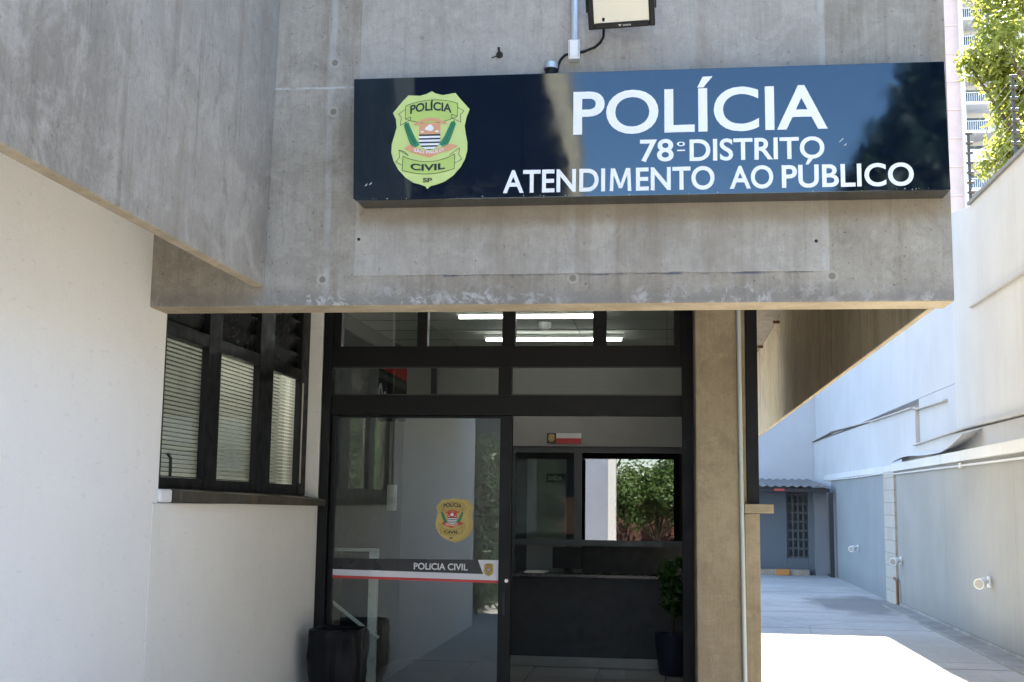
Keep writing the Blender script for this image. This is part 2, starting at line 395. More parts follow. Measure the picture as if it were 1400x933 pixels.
# window: frame with three lights below and three above
FX0, FX1 = -2.44, -2.40
wf = MB(); wf.box(-2.476, -2.468, 5.503, 7.947, 2.345, 2.80)  # back panel added behind the louvres to stop office light leaking out
for y0, y1 in ((5.503, 5.575), (6.12, 6.31), (6.94, 7.20), (7.77, 7.947)): wf.box(FX0, FX1, y0, y1, 1.535, 2.80)
wf.box(FX0-.002, FX1-.002, 5.503, 7.947, 1.535, 1.605); wf.box(FX0-.002, FX1-.002, 5.503, 7.947, 2.30, 2.37)
win = wf.build('window', M['frame'], ST, bevel=.004)
for y0, y1 in ((5.575, 6.12), (6.31, 6.94), (7.20, 7.77)):
    MB().box(-2.437, -2.431, y0, y1, 1.605, 2.30).build('pane', M['glass_w'], win)
for y0, y1 in ((5.575, 6.12), (6.31, 6.94), (7.20, 7.77)):
    q = MB()
    for i in range(4):
        z = 2.372 + i*.108
        q.add([(-2.455, y0, z), (-2.455, y1, z), (-2.413, y1, z+.10), (-2.413, y0, z+.10), (-2.460, y0, z), (-2.460, y1, z), (-2.418, y1, z+.10), (-2.418, y0, z+.10)],
              [(0, 1, 2, 3), (7, 6, 5, 4), (0, 4, 5, 1), (1, 5, 6, 2), (2, 6, 7, 3), (3, 7, 4, 0)])
    q.build('louvre_pane', plain('smoked louvre glass', (.006, .0065, .007), .3, spec=.2), win)
hd = MB().tube([(-2.41, 5.665, 1.72), (-2.392, 5.665, 1.70), (-2.392, 5.67, 1.64), (-2.405, 5.70, 1.615)], .008, 8).build('latch', M['black'], win, smooth=True)
MB().box(-2.41, -2.395, 7.805, 7.825, 1.615, 2.28).build('pale_seal', plain('seal', (.45, .42, .36), .6), win)
# office behind the window
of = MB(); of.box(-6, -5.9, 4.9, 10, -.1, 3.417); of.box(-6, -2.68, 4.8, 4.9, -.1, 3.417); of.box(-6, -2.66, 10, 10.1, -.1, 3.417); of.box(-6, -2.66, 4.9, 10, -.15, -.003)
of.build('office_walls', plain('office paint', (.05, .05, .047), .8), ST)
MB().box(-2.66, -2.56, 8.12, 12.2, -.1, 3.417).build('hall_wall', plain('hall side paint', (.13, .13, .128), .7), ST)
# pillar, side wall stub, ledge, side window frame
MB().box(.187, .470, 7.40, 8.25, -.3, 3.417).build('pillar', M['pillar'], ST, bevel=.01)
sw = MB().box(.474, .563, 7.43, 12.2, -.3, 1.462).build('side_wall', M['pillar'], ST, bevel=.006)
MB().box(.472, .644, 7.40, 12.2, 1.464, 1.518).build('side_sill', M['pillar'], ST, bevel=.006)
MB().box(.49, .562, 7.43, 12.2, 1.52, 3.417).build('side_window', M['frame'], ST, bevel=.004)
MB().box(.473, .488, 7.44, 8.2, 1.52, 3.417).build('side_wall', M['pillar'], ST)
# entrance glazing: frame, transoms, panes, sliding leaf
gy0, gy1 = 7.97, 8.05
gf = MB()
gf.box(-2.306, -2.243, gy0-.02, gy1, -.02, 3.0); gf.box(.112, .185, gy0-.02, gy1, -.02, 3.0)
gf.box(-2.243, .112, gy0, gy1, 2.083, 2.216)
gf.box(-2.243, .112, gy0-.006, gy1, 2.408, 2.548)
gf.box(-1.102, -1.014, gy0+.002, gy1-.002, 2.216, 2.408); gf.box(-1.564, -1.526, gy0+.01, gy1-.01, 2.216, 2.408)
for a, b in ((-2.243, -2.19), (-1.663, -1.593), (-1.081, -.992), (-.471, -.383), (.062, .112)): gf.box(a, b, gy0+.002, gy1-.002, 2.548, 3.0)
gf.box(-2.40, .185, gy0-.004, gy1+.004, 3.002, 3.417)
gf.box(-2.40, -2.309, gy0+.06, gy1+.08, -.1, 3.0)
fr = gf.build('entrance_frame', M['black'], ST, bevel=.003)
bead = MB()
for z0, z1, a, b in ((2.216, 2.225, -2.243, -1.102), (2.399, 2.408, -2.243, -1.102), (2.216, 2.225, -1.014, .112), (2.399, 2.408, -1.014, .112)): bead.box(a, b, gy0+.004, gy0+.02, z0, z1)
bead.build('glazing_bead', plain('worn black edge', (.03, .03, .028), .35), fr)
for a, b in ((-2.243, -1.564), (-1.526, -1.102), (-1.014, .112)): MB().box(a, b, 8.004, 8.01, 2.216, 2.408).build('pane', M['glass'], fr)
for a, b in ((-2.19, -1.663), (-1.593, -1.081), (-.992, -.471), (-.383, .062)): MB().box(a, b, 8.004, 8.01, 2.548, 3.0).build('pane', M['glass'], fr)
lf = MB(); lf.box(-2.238, -2.205, 7.985, 8.03, .02, 2.08); lf.box(-1.086, -1.005, 7.985, 8.03, .02, 2.08)
lf.box(-2.205, -1.086, 7.985, 8.03, 2.065, 2.08); lf.box(-2.205, -1.086, 7.985, 8.03, .02, .14)
leaf = lf.build('sliding_door', M['black'], ST, bevel=.003)
MB().box(-2.205, -1.086, 8.004, 8.01, .14, 2.065).build('pane', M['glass'], leaf)
MB().tube([(-1.03, 7.985, 1.00), (-1.03, 7.972, 1.00)], .012, 12).build('lock', M['steel'], leaf, smooth=True)
MB().box(-1.055, -1.043, 7.981, 7.986, .78, .93).build('finger_pull', plain('recess', (.004, .004, .004), .5), leaf)
# hall interior
g = N('hall tiles'); b = g.n('TexBrick'); b.offset = 0; g.put(b.inputs['Vector'], g.p); b.inputs['Scale'].default_value = 1
b.inputs['Brick Width'].default_value = .6; b.inputs['Row Height'].default_value = .6; b.inputs['Mortar Size'].default_value = .004
b.inputs['Color1'].default_value = (.25, .25, .25, 1); b.inputs['Color2'].default_value = (.28, .28, .275, 1); b.inputs['Mortar'].default_value = (.1, .1, .1, 1)
tile = g.bsdf(b.outputs[0], .18, 0, .5)
MB().box(-2.56, .47, 8.06, 12.6, -.1, .004).build('hall_floor', tile, ST)
MB().box(-2.656, .566, 8.06, 12.7, 3.02, 3.10).build('hall_ceiling', plain('ceiling board', (.62, .63, .59), .8, var=.04), ST)
cl = MB()
for y in (8.6, 9.2, 9.85, 10.45, 11.05): cl.box(-2.55, .47, y, y+.006, 3.013, 3.019)
for x in (-2.0, -.75, .02): cl.box(x, x+.006, 8.1, 11.9, 3.0125, 3.0185)
cl.build('ceiling_grid', plain('ceiling joint', (.22, .23, .21), .8), ST)
hw = MB(); hw.box(-2.56, .47, 11.72, 11.85, 2.06, 3.01); hw.box(-2.56, -1.50, 11.72, 11.85, 0, 2.06)
MB().box(-2.56, .47, 12.58, 12.7, 0, 3.01).build('back_office_wall', plain('dim office paint', (.05, .05, .05), .8), ST)
hw.build('hall_back_wall', plain('hall back paint', (.24, .235, .22), .7, var=.05), ST)
pf = MB()
for a, b2 in ((-1.50, -1.44), (-.87, -.795)): pf.box(a, b2, 11.74, 11.80, .84, 2.058)
pf.box(-1.44, .47, 11.745, 11.795, 2.0, 2.058); pf.box(-1.44, .47, 11.745, 11.795, 1.11, 1.165)
part = pf.build('partition', plain('partition frame', (.035, .04, .043), .4), ST)
MB().box(-1.44, -.87, 11.765, 11.771, 1.165, 2.0).build('pane', M['glass_w'], part)
MB().box(-.795, .47, 11.765, 11.771, 1.165, 2.0).build('pane', M['glass_i'], part)
MB().box(-1.40, -1.0, 12.4, 12.44, .4, 1.96).build('inner_door', plain('grey inner door', (.17, .18, .18), .5), part)
MB().box(-1.5, .47, 11.49, 11.508, .008, .095).build('skirting', plain('skirting tile', (.20, .20, .19), .35), ST)

# ------------------------------------------------------------------ badge (used three times)
def badge(parent, cx, cz, w, y, base, name='badge', fine=True, red=(.62, .30, .16), thick=None):
    """heraldic shield; unit square measured on the photograph: u across, v up"""
    def U(u, v): return (cx + (u-400)/640*w, cz - (v-470)/640*w)
    k = w/.36; st = .0007*max(k, .5)
    half = [(407, 62), (440, 82), (500, 98), (603, 82), (640, 130), (722, 222), (697, 290), (683, 360), (694, 430), (708, 500), (708, 570), (690, 640), (655, 705), (600, 770), (530, 820), (470, 842), (415, 855), (387, 880)]
    left = [(372, 858), (330, 842), (270, 825), (205, 780), (145, 715), (103, 640), (83, 570), (85, 500), (104, 430), (122, 360), (114, 290), (88, 238), (165, 142), (212, 92), (310, 98), (370, 82)]
    out = [U(*q) for q in half + left]
    th = thick if thick else .002*k
    sh = MB().prism_xz(out, y-th, y).build(name, base, parent)
    y1 = y-th
    def poly(mb, pts, lay):
        return mb.add([(U(*q)[0], y1-st*lay, U(*q)[1]) for q in pts], [tuple(range(len(pts)))])
    def stroke(mb, pts, lay, wd=4):
        for a, b_ in zip(pts, pts[1:]):
            d = Vector((b_[0]-a[0], b_[1]-a[1])); L = d.length
            if L < .01: continue
            d /= L; n_ = Vector((-d.y, d.x))*wd/2; e = d*wd/2
            poly(mb, [(a[0]+n_.x-e.x, a[1]+n_.y-e.y), (a[0]-n_.x-e.x, a[1]-n_.y-e.y), (b_[0]-n_.x+e.x, b_[1]-n_.y+e.y), (b_[0]+n_.x+e.x, b_[1]+n_.y+e.y)], lay)
    ink = plain('badge ink', (.012, .02, .015), .5); col = base
    def arc(xa, ya, xb, yb, sag, n=14): return [(xa+(xb-xa)*i/n, ya+(yb-ya)*i/n - sag*4*(i/n)*(1-i/n)) for i in range(n+1)]
    top_t = arc(192, 182, 622, 170, 40); top_b = arc(622, 282, 192, 292, -46)
    low_t = arc(182, 604, 608, 594, -55); low_b = arc(605, 715, 178, 722, 38)
    if fine:
        rb = MB()
        g2 = plain('ribbon', (.40, .53, .13) if not thick else (.42, .30, .07), .4, var=.04)
        poly(rb, top_t+top_b, 1); rb.build('ribbon', g2, sh, recalc=False); rb = MB(); poly(rb, low_t+[(608, 715)]+[(q[0], q[1]) for q in arc(605, 715, 178, 722, -38)], 1)
        rb.build('ribbon', g2, sh, recalc=False)
        ol = MB()
        stroke(ol, top_t+[(622, 282)]+top_b+[(192, 182)], 2)
        lb = arc(605, 715, 178, 722, -38)
        stroke(ol, low_t+lb+[(182, 604)], 2)
        stroke(ol, [(192, 210), (135, 250), (160, 275), (152, 345), (235, 300), (238, 275), (195, 290)], 2)
        stroke(ol, [(622, 205), (676, 236), (648, 265), (650, 330), (570, 290), (575, 262), (618, 278)], 2)
        stroke(ol, [(225, 600), (148, 552), (152, 615), (122, 650), (180, 680)], 2); stroke(ol, [(148, 552), (190, 565), (222, 592)], 2)
        stroke(ol, [(565, 600), (646, 545), (640, 600), (665, 638), (610, 670)], 2)
        ol.build('outline', ink, sh, recalc=False)
    tx = MB()
    def bend(sag, x0, x1, tilt=-8):
        def f(X, Z):
            t = (X-x0)/(x1-x0); return X, Z + sag*4*t*(1-t) - tilt*0
        return f
    kx = w/640
    a = U(232, 252); b_ = U(575, 180); text(tx, 'POLÍCIA', a[0], b_[0], a[1], b_[1]-.0*kx, y1-st*3, .03, bend(26*kx, a[0], b_[0]))
    a = U(245, 722); b_ = U(530, 668); text(tx, 'CIVIL', a[0], b_[0], a[1]+6*kx, b_[1]+6*kx, y1-st*3, .035, bend(-14*kx, a[0], b_[0]))
    a = U(350, 826); b_ = U(426, 790); text(tx, 'SP', a[0], b_[0], a[1], b_[1], y1-st*3, .03)
    tx.build('lettering', ink, sh, recalc=False)
    rd = plain('crest red', red, .4, var=.04); wh = plain('crest white', (.72, .72, .74), .4, var=.03); gr = plain('laurel green', (.03, .26, .12), .4, var=.25, ns=60)
    def sx(v):   # half-width of the little shield at height v
        return 88 if v < 470 else 88*math.sqrt(max(0, 1-((v-470)/86)**2))
    body = [(398-88, 330), (398+88, 330)] + [(398+sx(470+86*i/10), 470+86*i/10) for i in range(11)] + [(398-sx(470+86*i/10), 470+86*i/10) for i in range(10, -1, -1)]
    poly(MB(), body, 3)
    mb = MB(); poly(mb, [(310, 330), (486, 330), (486, 426), (310, 426)], 3)
    poly(mb, [(306, 318), (330, 300), (398, 286), (470, 296), (494, 312), (494, 335), (470, 322), (398, 312), (330, 324), (306, 340)], 4)
    poly(mb, [(306, 320), (258, 335), (275, 345), (248, 355), (306, 342)], 3.5); poly(mb, [(494, 314), (535, 325), (525, 336), (556, 345), (494, 338)], 3.5)
    rt_ = [(190, 540), (240, 508), (300, 545), (398, 570), (500, 540), (560, 505), (632, 530), (560, 568), (515, 572), (398, 622), (280, 585), (245, 568)]
    poly(mb, rt_, 4); mb.build('crest', rd, sh, recalc=False)
    mb = MB()
    for i in range(4):
        v0 = 440+i*30.5; v1 = v0+17
        if v1 > 553: v1 = 553
        poly(mb, [(398-sx(v0), v0), (398+sx(v0), v0), (398+sx(v1), v1), (398-sx(v1), v1)], 4)
    poly(mb, [(360, 372), (385, 350), (405, 342), (430, 372), (425, 390), (408, 400), (385, 396), (355, 384)], 4.5)
    poly(mb, [(322, 396), (352, 400), (345, 412), (326, 410)], 4.5); poly(mb, [(440, 398), (474, 394), (470, 410), (448, 410)], 4.5)
    mb.build('white_charge', wh, sh, recalc=False)
    mb = MB(); poly(mb, [(q[0], q[1]) for q in [(310, 425), (486, 425)]+body[2:]], 3.4); mb.build('black_stripes', ink, sh, recalc=False)
    mb = MB(); mv = MB(); gd = plain('laurel dark', (.008, .10, .04), .4); rr = random.Random(3)
    for s in (-1, 1):
        for i in range(11):
            t = i/10; bx = 398 + s*(108 + 78*t**.8 if True else 0); by = 530-175*t
            for o_ in (-1, 0, 1):
                ang = math.atan2(-1, s*.45)+o_*.75; L = 46*(1-.3*t) if o_ else 44
                dx, dy = math.cos(ang)*L, math.sin(ang)*L; nx, ny = -dy*.36, dx*.36
                poly(mb, [(bx, by), (bx+dx*.5+nx, by+dy*.5+ny), (bx+dx, by+dy), (bx+dx*.5-nx, by+dy*.5-ny)], 3+rr.random())
                stroke(mv, [(bx+dx*.15, by+dy*.15), (bx+dx*.9, by+dy*.9)], 4.2, 3.2); stroke(mv, [(bx+dx*.5-nx, by+dy*.5-ny), (bx+dx, by+dy)], 4.2, 2.6)
    mb.build('laurel', gr, sh, recalc=False); mv.build('laurel_vein', gd, sh, recalc=False)
    if fine:
        mb = MB(); a = U(272, 575); b_ = U(515, 545); text(mb, 'SÃO PAULO', a[0], b_[0], a[1]+8*kx, b_[1]+4*kx, y1-st*5.5, .02, bend(-22*kx, a[0], b_[0]))
        mb.build('crest_lettering', wh, sh, recalc=False)
    return sh

# ------------------------------------------------------------------ ENTRANCE SIGN
SG = thing('entrance_sign', 'long dark blue police sign with white lettering on the concrete beam', 'sign', (-.1, 5.15, 3.1))
g = N('sign acrylic')
c = g.mix(g.ramp(g.noise(2, 4), .3, .7), (.002, .0045, .010), (.003, .006, .013))
scr = g.ramp(g.noise(1, 3, .6, vec=g.sc((60, 1, 4))), .70, .78)
c = g.mix(g.math('MULTIPLY', scr, .25), c, (.02, .025, .03))
wob_ = g.bump(g.noise(1.3, 3, .45), .055, .05)
X = g.xyz()
c = g.mix(g.line(0, [-.62, .41], .0022, .0005, 1), c, (.0, .0, .0))
dst = g.ramp(g.math('ADD', X[2], g.math('MULTIPLY', g.math('SUBTRACT', g.noise(5, 6, .7), .5), .25)), 2.84, 2.99, 1, 0)
c = g.mix(g.math('MULTIPLY', g.math('MULTIPLY', dst, g.ramp(g.noise(22, 6, .7), .4, .7)), .10), c, (.16, .14, .11))
M['sign'] = g.bsdf(c, g.ramp(g.noise(9, 6, .7), .3, .8, .025, .07), 0, .62, wob_, IOR=1.6, Specular_Tint=(.68, .88, 1.0, 1))
pan = MB().prism_xz([(-1.395, 3.403), (-1.381, 2.846), (-1.366, 2.836), (1.200, 2.836), (1.192, 3.400)][::-1], 5.15, 5.298).build('sign_panel', M['sign'], SG, bevel=.002)
chip = plain('bare metal edge', (.5, .5, .48), .4)
mb = MB(); rr = random.Random(5)
for i in range(26):
    x = rr.uniform(-1.3, 1.15); z = 2.838 + rr.random()*.006; s_ = rr.uniform(.002, .007)
    mb.add([(x, 5.1488, z), (x+s_, 5.1488, z), (x+s_*.7, 5.1488, z+s_*.7)], [(0, 1, 2)])
for x, z in ((.745, 3.052), (.752, 3.058), (.765, 3.035), (-1.33, 2.90), (-1.31, 2.905)):
    mb.add([(x, 5.1488, z), (x+.010, 5.1488, z+.006), (x+.013, 5.1488, z+.015), (x+.004, 5.1488, z+.007)], [(0, 1, 2, 3)])
mb.build('paint_chip', chip, pan, recalc=False)
wt = plain('white vinyl', (.74, .74, .77), .35, var=.02)
def line_text(body, x0, x1, z0, z1, bold):
    return text(MB(), body, x0, x1, z0, z1, 5.1478, bold).build('lettering', wt, SG, recalc=False)
line_text('POLÍCIA', -.395, .700, 3.115, 3.311, .016)
mb = text(MB(), '78', -.102, .043, 2.986, 3.085, 5.1478, .018)
text(mb, 'o', .058, .092, 3.052, 3.082, 5.1478, .012); mb.box(.058, .092, 5.1474, 5.1478, 3.030, 3.036)
text(mb, 'DISTRITO', .112, .684, 2.984, 3.081, 5.1478, .018).build('lettering', wt, SG, recalc=False)
mb = text(MB(), 'ATENDI', -.704, -.254, 2.857, 2.960, 5.1478, .018)
def letter_m(mb, a, b, z0, z1, t):
    for v in ([(a, z0), (a+t, z0), (a+t*1.15, z1), (a+t*.3, z1)], [(b-t, z0), (b, z0), (b-t*.3, z1), (b-t*1.15, z1)]): mb.add([(x, 5.1478, z) for x, z in v], [(0, 1, 2, 3)])
    c = (a+b)/2; zb = z0+(z1-z0)*.12
    mb.add([(a+t*.4, 5.1476, z1), (a+t*1.5, 5.1476, z1), (c+t*.45, 5.1476, zb), (c-t*.45, 5.1476, zb)], [(0, 1, 2, 3)])
    mb.add([(b-t*1.5, 5.1474, z1), (b-t*.4, 5.1474, z1), (c+t*.45, 5.1474, zb), (c-t*.45, 5.1474, zb)], [(0, 1, 2, 3)])
letter_m(mb, -.234, -.140, 2.857, 2.959, .0155)
text(mb, 'ENTO', -.120, .218, 2.857, 2.960, 5.1478, .018)
text(mb, 'AO', .283, .467, 2.857, 2.958, 5.1478, .018)
text(mb, 'PÚBLICO', .503, 1.051, 2.857, 2.957, 5.1478, .018).build('lettering', wt, SG, recalc=False)
badge(SG, -1.037, 3.109, .353, 5.1495, plain('badge yellow green', (.50, .60, .21), .35, var=.03))

# ------------------------------------------------------------------ lamp, conduit and cable on the beam
FL = thing('floodlight', 'black framed floodlight with cream lens above the sign', 'floodlight', (-.18, 5.1, 3.8))
def rot_box(mb, c, hx, hy, hz, ax, tz=0):
    Rm = Matrix.Rotation(ax, 3, 'X') @ Matrix.Rotation(tz, 3, 'Y')
    v = [Vector(c) + Rm @ Vector((x*hx, y*hy, z*hz)) for z in (-1, 1) for y in (-1, 1) for x in (-1, 1)]
    return mb.add(v, [(0, 2, 3, 1), (4, 5, 7, 6), (0, 1, 5, 4), (2, 6, 7, 3), (0, 4, 6, 2), (1, 3, 7, 5)])
c0 = Vector((-.185, 5.10, 3.695)); tl = R(28)
fh = MB()
Rm = Matrix.Rotation(tl, 3, 'X') @ Matrix.Rotation(R(-2), 3, 'Y')
def rb(mb, x0, x1, y0, y1, z0, z1):
    v = [c0 + Rm @ Vector((x, y, z)) for z in (z0, z1) for y in (y0, y1) for x in (x0, x1)]
    return mb.add(v, [(0, 2, 3, 1), (4, 5, 7, 6), (0, 1, 5, 4), (2, 6, 7, 3), (0, 4, 6, 2), (1, 3, 7, 5)])
rb(fh, -.147, .147, -.005, .035, -.105, .105)
for a, a2 in ((-.147, -.121), (.121, .147)): rb(fh, a, a2, -.022, -.004, -.105, .105)
for a, a2 in ((-.105, -.078), (.080, .105)): rb(fh, -.121, .121, -.022, -.004, a, a2)
fb = fh.build('housing', M['black'], FL, bevel=.006)
lm = MB(); rb(lm, -.132, .132, -.016, -.006, -.09, .09)
lm.build('lens', plain('cream diffuser', (.62, .57, .45), .3, var=.03), FL)
lg = MB()
def ftext(body, x0, x1, z0, z1):
    q = text(MB(), body, x0, x1, z0, z1, -.0226, .0); return [c0 + Rm @ Vector(v) for v in q.v], q.f
q = MB(); q.add([(-.016, -.0226, -.088), (.0, -.0226, -.088), (-.008, -.0226, -.098)], [(0, 1, 2)]); lg.add([c0 + Rm @ Vector(v) for v in q.v], q.f)
for i in range(6): rb(lg, .006+i*.006, .010+i*.006, -.0228, -.0224, -.096, -.089)
lg.build('maker_mark', plain('printed mark', (.35, .35, .33), .5), FL, recalc=False)
br = MB(); rb(br, -.155, -.148, -.01, .05, -.03, .03); rb(br, .148, .155, -.01, .05, -.03, .03); br.box(-.34, -.03, 5.27, 5.298, 3.90, 3.93)
br.build('bracket', M['black'], FL)
CP = thing('power_conduit', 'thin grey vertical conduit with white junction box above the sign', 'conduit', (-.402, 5.28, 3.53))
MB().tube([(-.402, 5.274, 3.580), (-.402, 5.274, 4.6)], .0155, 14).build('pipe', plain('pale grey pipe', (.52, .58, .64), .35, .2, var=.08), CP, smooth=True)
jb = MB().box(-.428, -.376, 5.245, 5.299, 3.502, 3.594).build('junction_box', M['wgloss'], CP, bevel=.006)
q = MB(); q.box(-.419, -.385, 5.241, 5.2448, 3.513, 3.583)
for z in (3.507, 3.589): q.tube([(-.402, 5.2435, z), (-.402, 5.2455, z)], .004, 10)
q.build('lid', plain('lid plastic', (.80, .80, .80), .3), jb, bevel=.002)
q = MB()
for a, b_ in (((-.423, 3.509), (-.423, 3.587)), ((-.381, 3.509), (-.381, 3.587))): q.box(a[0]-.0012, a[0]+.0012, 5.2436, 5.2446, a[1], b_[1])
q.build('lid_groove', plain('groove', (.25, .26, .27), .6), jb)
CB = thing('power_cable', 'black cable looping from the floodlight to a cut pipe stub', 'cable', (-.4, 5.28, 3.5))
MB().tube([(-.262, 5.11, 3.63), (-.262, 5.16, 3.615), (-.268, 5.24, 3.60), (-.284, 5.28, 3.588), (-.31, 5.286, 3.568), (-.36, 5.287, 3.550), (-.41, 5.288, 3.543), (-.445, 5.288, 3.538), (-.465, 5.284, 3.515), (-.476, 5.27, 3.48), (-.48, 5.262, 3.45)], .006, 8).build('cord', M['black'], CB, smooth=True)
PS = thing('pipe_stub', 'short cut pipe end with a steel collar just above the sign', 'pipe stub', (-.508, 5.262, 3.45))
MB().tube([(-.508, 5.262, 3.462), (-.508, 5.262, 3.490)], .033, 18).build('collar', M['galv'], PS, smooth=True)
MB().tube([(-.508, 5.262, 3.410), (-.508, 5.262, 3.461)], .026, 18).build('shaded_bore', M['black'], PS, smooth=True)  # black tube stands in for the shade inside the open pipe end
q = MB(); q.tube([(-.749, 5.29, 3.55), (-.749, 5.302, 3.55)], .016, 12); q.tube([(-.749, 5.285, 3.554), (-.752, 5.28, 3.582)], .006, 6); q.tube([(-.749, 5.287, 3.548), (-.785, 5.285, 3.534)], .0025, 6)
tag(q.build('wall_anchor', plain('rusted steel', (.02, .018, .015), .7)), 'small dark broken anchor stuck in the beam above the badge', 'wall anchor')
q = MB().tube([(.468, 7.388, -.1), (.462, 7.388, .6), (.452, 7.388, 2.0), (.445, 7.388, 3.41)], .013, 12)
cdp = q.build('conduit', M['pipe'], None, smooth=True); tag(cdp, 'slim grey green conduit running up the face of the tan pillar', 'conduit')

# ------------------------------------------------------------------ blinds in the side window
def blind(y0, y1, tilt, label, cords):
    B = thing('window_blind', label, 'blind', (-2.5, (y0+y1)/2, 1.6), 'slatted blinds behind the side window')
    q = MB(); n = 33; z = 2.335
    for i in range(n):
        zc = z - i*.0222; h = .0118*math.sin(tilt); d = .0118*math.cos(tilt)
        v = []
        for t in (-1, -.33, .33, 1):
            v += [(-2.458+d*t, y0, zc-h*t+.002*(1-t*t)), (-2.458+d*t, y1, zc-h*t+.002*(1-t*t))]
        q.add(v, [(0, 1, 3, 2), (2, 3, 5, 4), (4, 5, 7, 6)])
    q.build('slats', M['blind'], B, recalc=False)
    MB().box(-2.475, -2.445, y0, y1, 2.335, 2.36).build('head_rail', M['blind'], B)
    MB().box(-2.472, -2.446, y0, y1, z-n*.0222-.012, z-n*.0222+.006).build('bottom_rail', M['blind'], B, bevel=.002)
    q = MB()
    for cyy in cords: q.tube([(-2.443, cyy, 1.61), (-2.443, cyy, 2.34)], .0012, 5)
    q.build('cord', plain('cord', (.55, .55, .5), .6), B)
blind(5.50, 6.20, R(50), 'left blind in the side window with dark gaps between its slats', (5.62, 5.9))
blind(6.3, 7.02, R(58), 'middle blind in the side window between two dark mullions', (6.4, 6.7))
blind(7.19, 7.87, R(58), 'right blind in the side window nearest the entrance', (7.3, 7.6))

# ------------------------------------------------------------------ stickers on the sliding door
gold = plain('gold vinyl', (.42, .31, .075), .4, var=.05)
B2 = thing('badge_sticker', 'gold police badge sticker on the left door glass', 'sticker', (-1.39, 8, 1.38))
badge(B2, -1.374, 1.385, .232, 8.0025, gold, 'badge_back', False, (.50, .04, .03), thick=.0016)
for ch in list(B2.children):
    for gc in list(ch.children): bpy.data.objects.remove(gc)
badge(B2, -1.401, 1.389, .226, 7.9995, plain('gold face', (.47, .35, .09), .4, var=.05), 'badge', True, (.52, .035, .03), thick=.0015)
BS = thing('door_band', 'black white and red sticker band across the left door glass', 'sticker', (-1.64, 8, 1.05))
zz = lambda x, z: (x, z)
yb = 8.0025
MB().prism_xz([(-2.205, 1.124), (-2.205, 1.052), (-1.190, 1.040), (-1.226, 1.130)][::-1], yb-.0012, yb).build('black_band', plain('black vinyl', (.010, .010, .013), .3), BS)
MB().prism_xz([(-2.205, 1.051), (-2.205, 1.011), (-1.082, .999), (-1.082, 1.131), (-1.224, 1.130), (-1.187, 1.038)][::-1], yb-.0012, yb).build('white_band', plain('white film', (.62, .61, .66), .4, var=.02), BS)
MB().prism_xz([(-2.205, 1.010), (-2.205, .994), (-1.082, .982), (-1.082, .998)][::-1], yb-.0012, yb).build('red_band', plain('red film', (.50, .03, .025), .4, var=.04), BS)
text(MB(), 'POLíCIA CIVIL', -1.654, -1.292, 1.060, 1.103, yb-.002, .022).build('lettering', plain('letter white', (.6, .6, .63), .4), BS, recalc=False)
badge(BS, -1.152, 1.068, .068, yb-.0014, gold, 'small_badge', False, (.50, .04, .03))

# ------------------------------------------------------------------ things in and before the hall
lamp = emit('tube glow', (1, .98, .92), 3.4)
OL = thing('blind_fill_light', 'added unseen strip light brightening the blinds from behind', 'ceiling light', (-3.4, 6.8, 3.2))  # lamp added out of view to brighten the slats
MB().box(-3.46, -3.34, 5.6, 8.0, 3.22, 3.26).build('tray', M['wgloss'], OL)
MB().tube([(-3.4, 5.65, 3.19), (-3.4, 7.95, 3.19)], .02, 10).build('tube', emit('blind fill tube', (1, .96, .88), 40.0), OL, smooth=True)
for y, x0, x1, lb in ((10.74, -1.62, -.36, 'fluorescent strip light on the hall ceiling, the farther one'), (9.39, -1.64, -.48, 'fluorescent strip light on the hall ceiling, the nearer one')):
    L = thing('ceiling_light', lb, 'ceiling light', ((x0+x1)/2, y, 3.0), 'strip lights on the hall ceiling')
    MB().box(x0, x1, y-.018, y+.018, 2.985, 3.012).build('tray', M['wgloss'], L)
    MB().tube([(x0+.02, y, 2.968), (x1-.02, y, 2.968)], .012, 10).build('tube', lamp, L, smooth=True)
q = MB(); q.lathe((-1.0, 10.03, 2.955), [(.0, 0), (.03, 0), (.05, .02), (.055, .05), (.055, .062)], 20)
tag(q.build('smoke_detector', M['wgloss'], None, smooth=True), 'small white smoke detector on the hall ceiling', 'detector')
HS = thing('hanging_sign', 'black and red hanging sign seen through the upper left glazing', 'sign', (-1.95, 8.6, 2.3))
pb = MB().box(-2.075, -1.862, 8.6, 8.61, 2.08, 2.62).build('board', plain('sign black', (.008, .009, .009), .4), HS)
MB().prism_xz([(-2.075, 2.622), (-1.862, 2.622), (-1.862, 2.372), (-1.872, 2.375), (-2.075, 2.48)][::-1], 8.596, 8.5985).build('red_corner', plain('sign red', (.40, .015, .015), .4), HS)
MB().prism_xz([(-2.0752, 2.455), (-1.868, 2.352), (-1.868, 2.305), (-2.0752, 2.408)][::-1], 8.5968, 8.599).build('grey_band', plain('sign grey', (.06, .065, .06), .4), HS)
q = text(MB(), '0', -2.071, -2.040, 2.18, 2.358, 8.598, .02); text(q, 'a', -2.034, -2.006, 2.18, 2.358, 8.598, .01)
q.build('lettering', plain('sign letter', (.5, .5, .5), .5), HS, recalc=False)
MB().tube([(-1.97, 8.605, 2.62), (-1.97, 8.605, 3.02)], .004, 6).build('hanger', M['steel'], HS)
NP = thing('notice_plate', 'small white and red notice plate above the inner partition', 'notice', (-.95, 11.72, 2.1))
MB().box(-1.135, -1.045, 11.708, 11.719, 2.085, 2.185).build('emblem_panel', plain('plate black', (.015, .015, .015), .4), NP)
MB().box(-1.043, -.80, 11.708, 11.719, 2.137, 2.185).build('white_panel', plain('plate white', (.55, .55, .55), .4), NP)
MB().box(-1.043, -.80, 11.7075, 11.719, 2.085, 2.135).build('red_panel', plain('plate red', (.40, .02, .025), .4), NP)
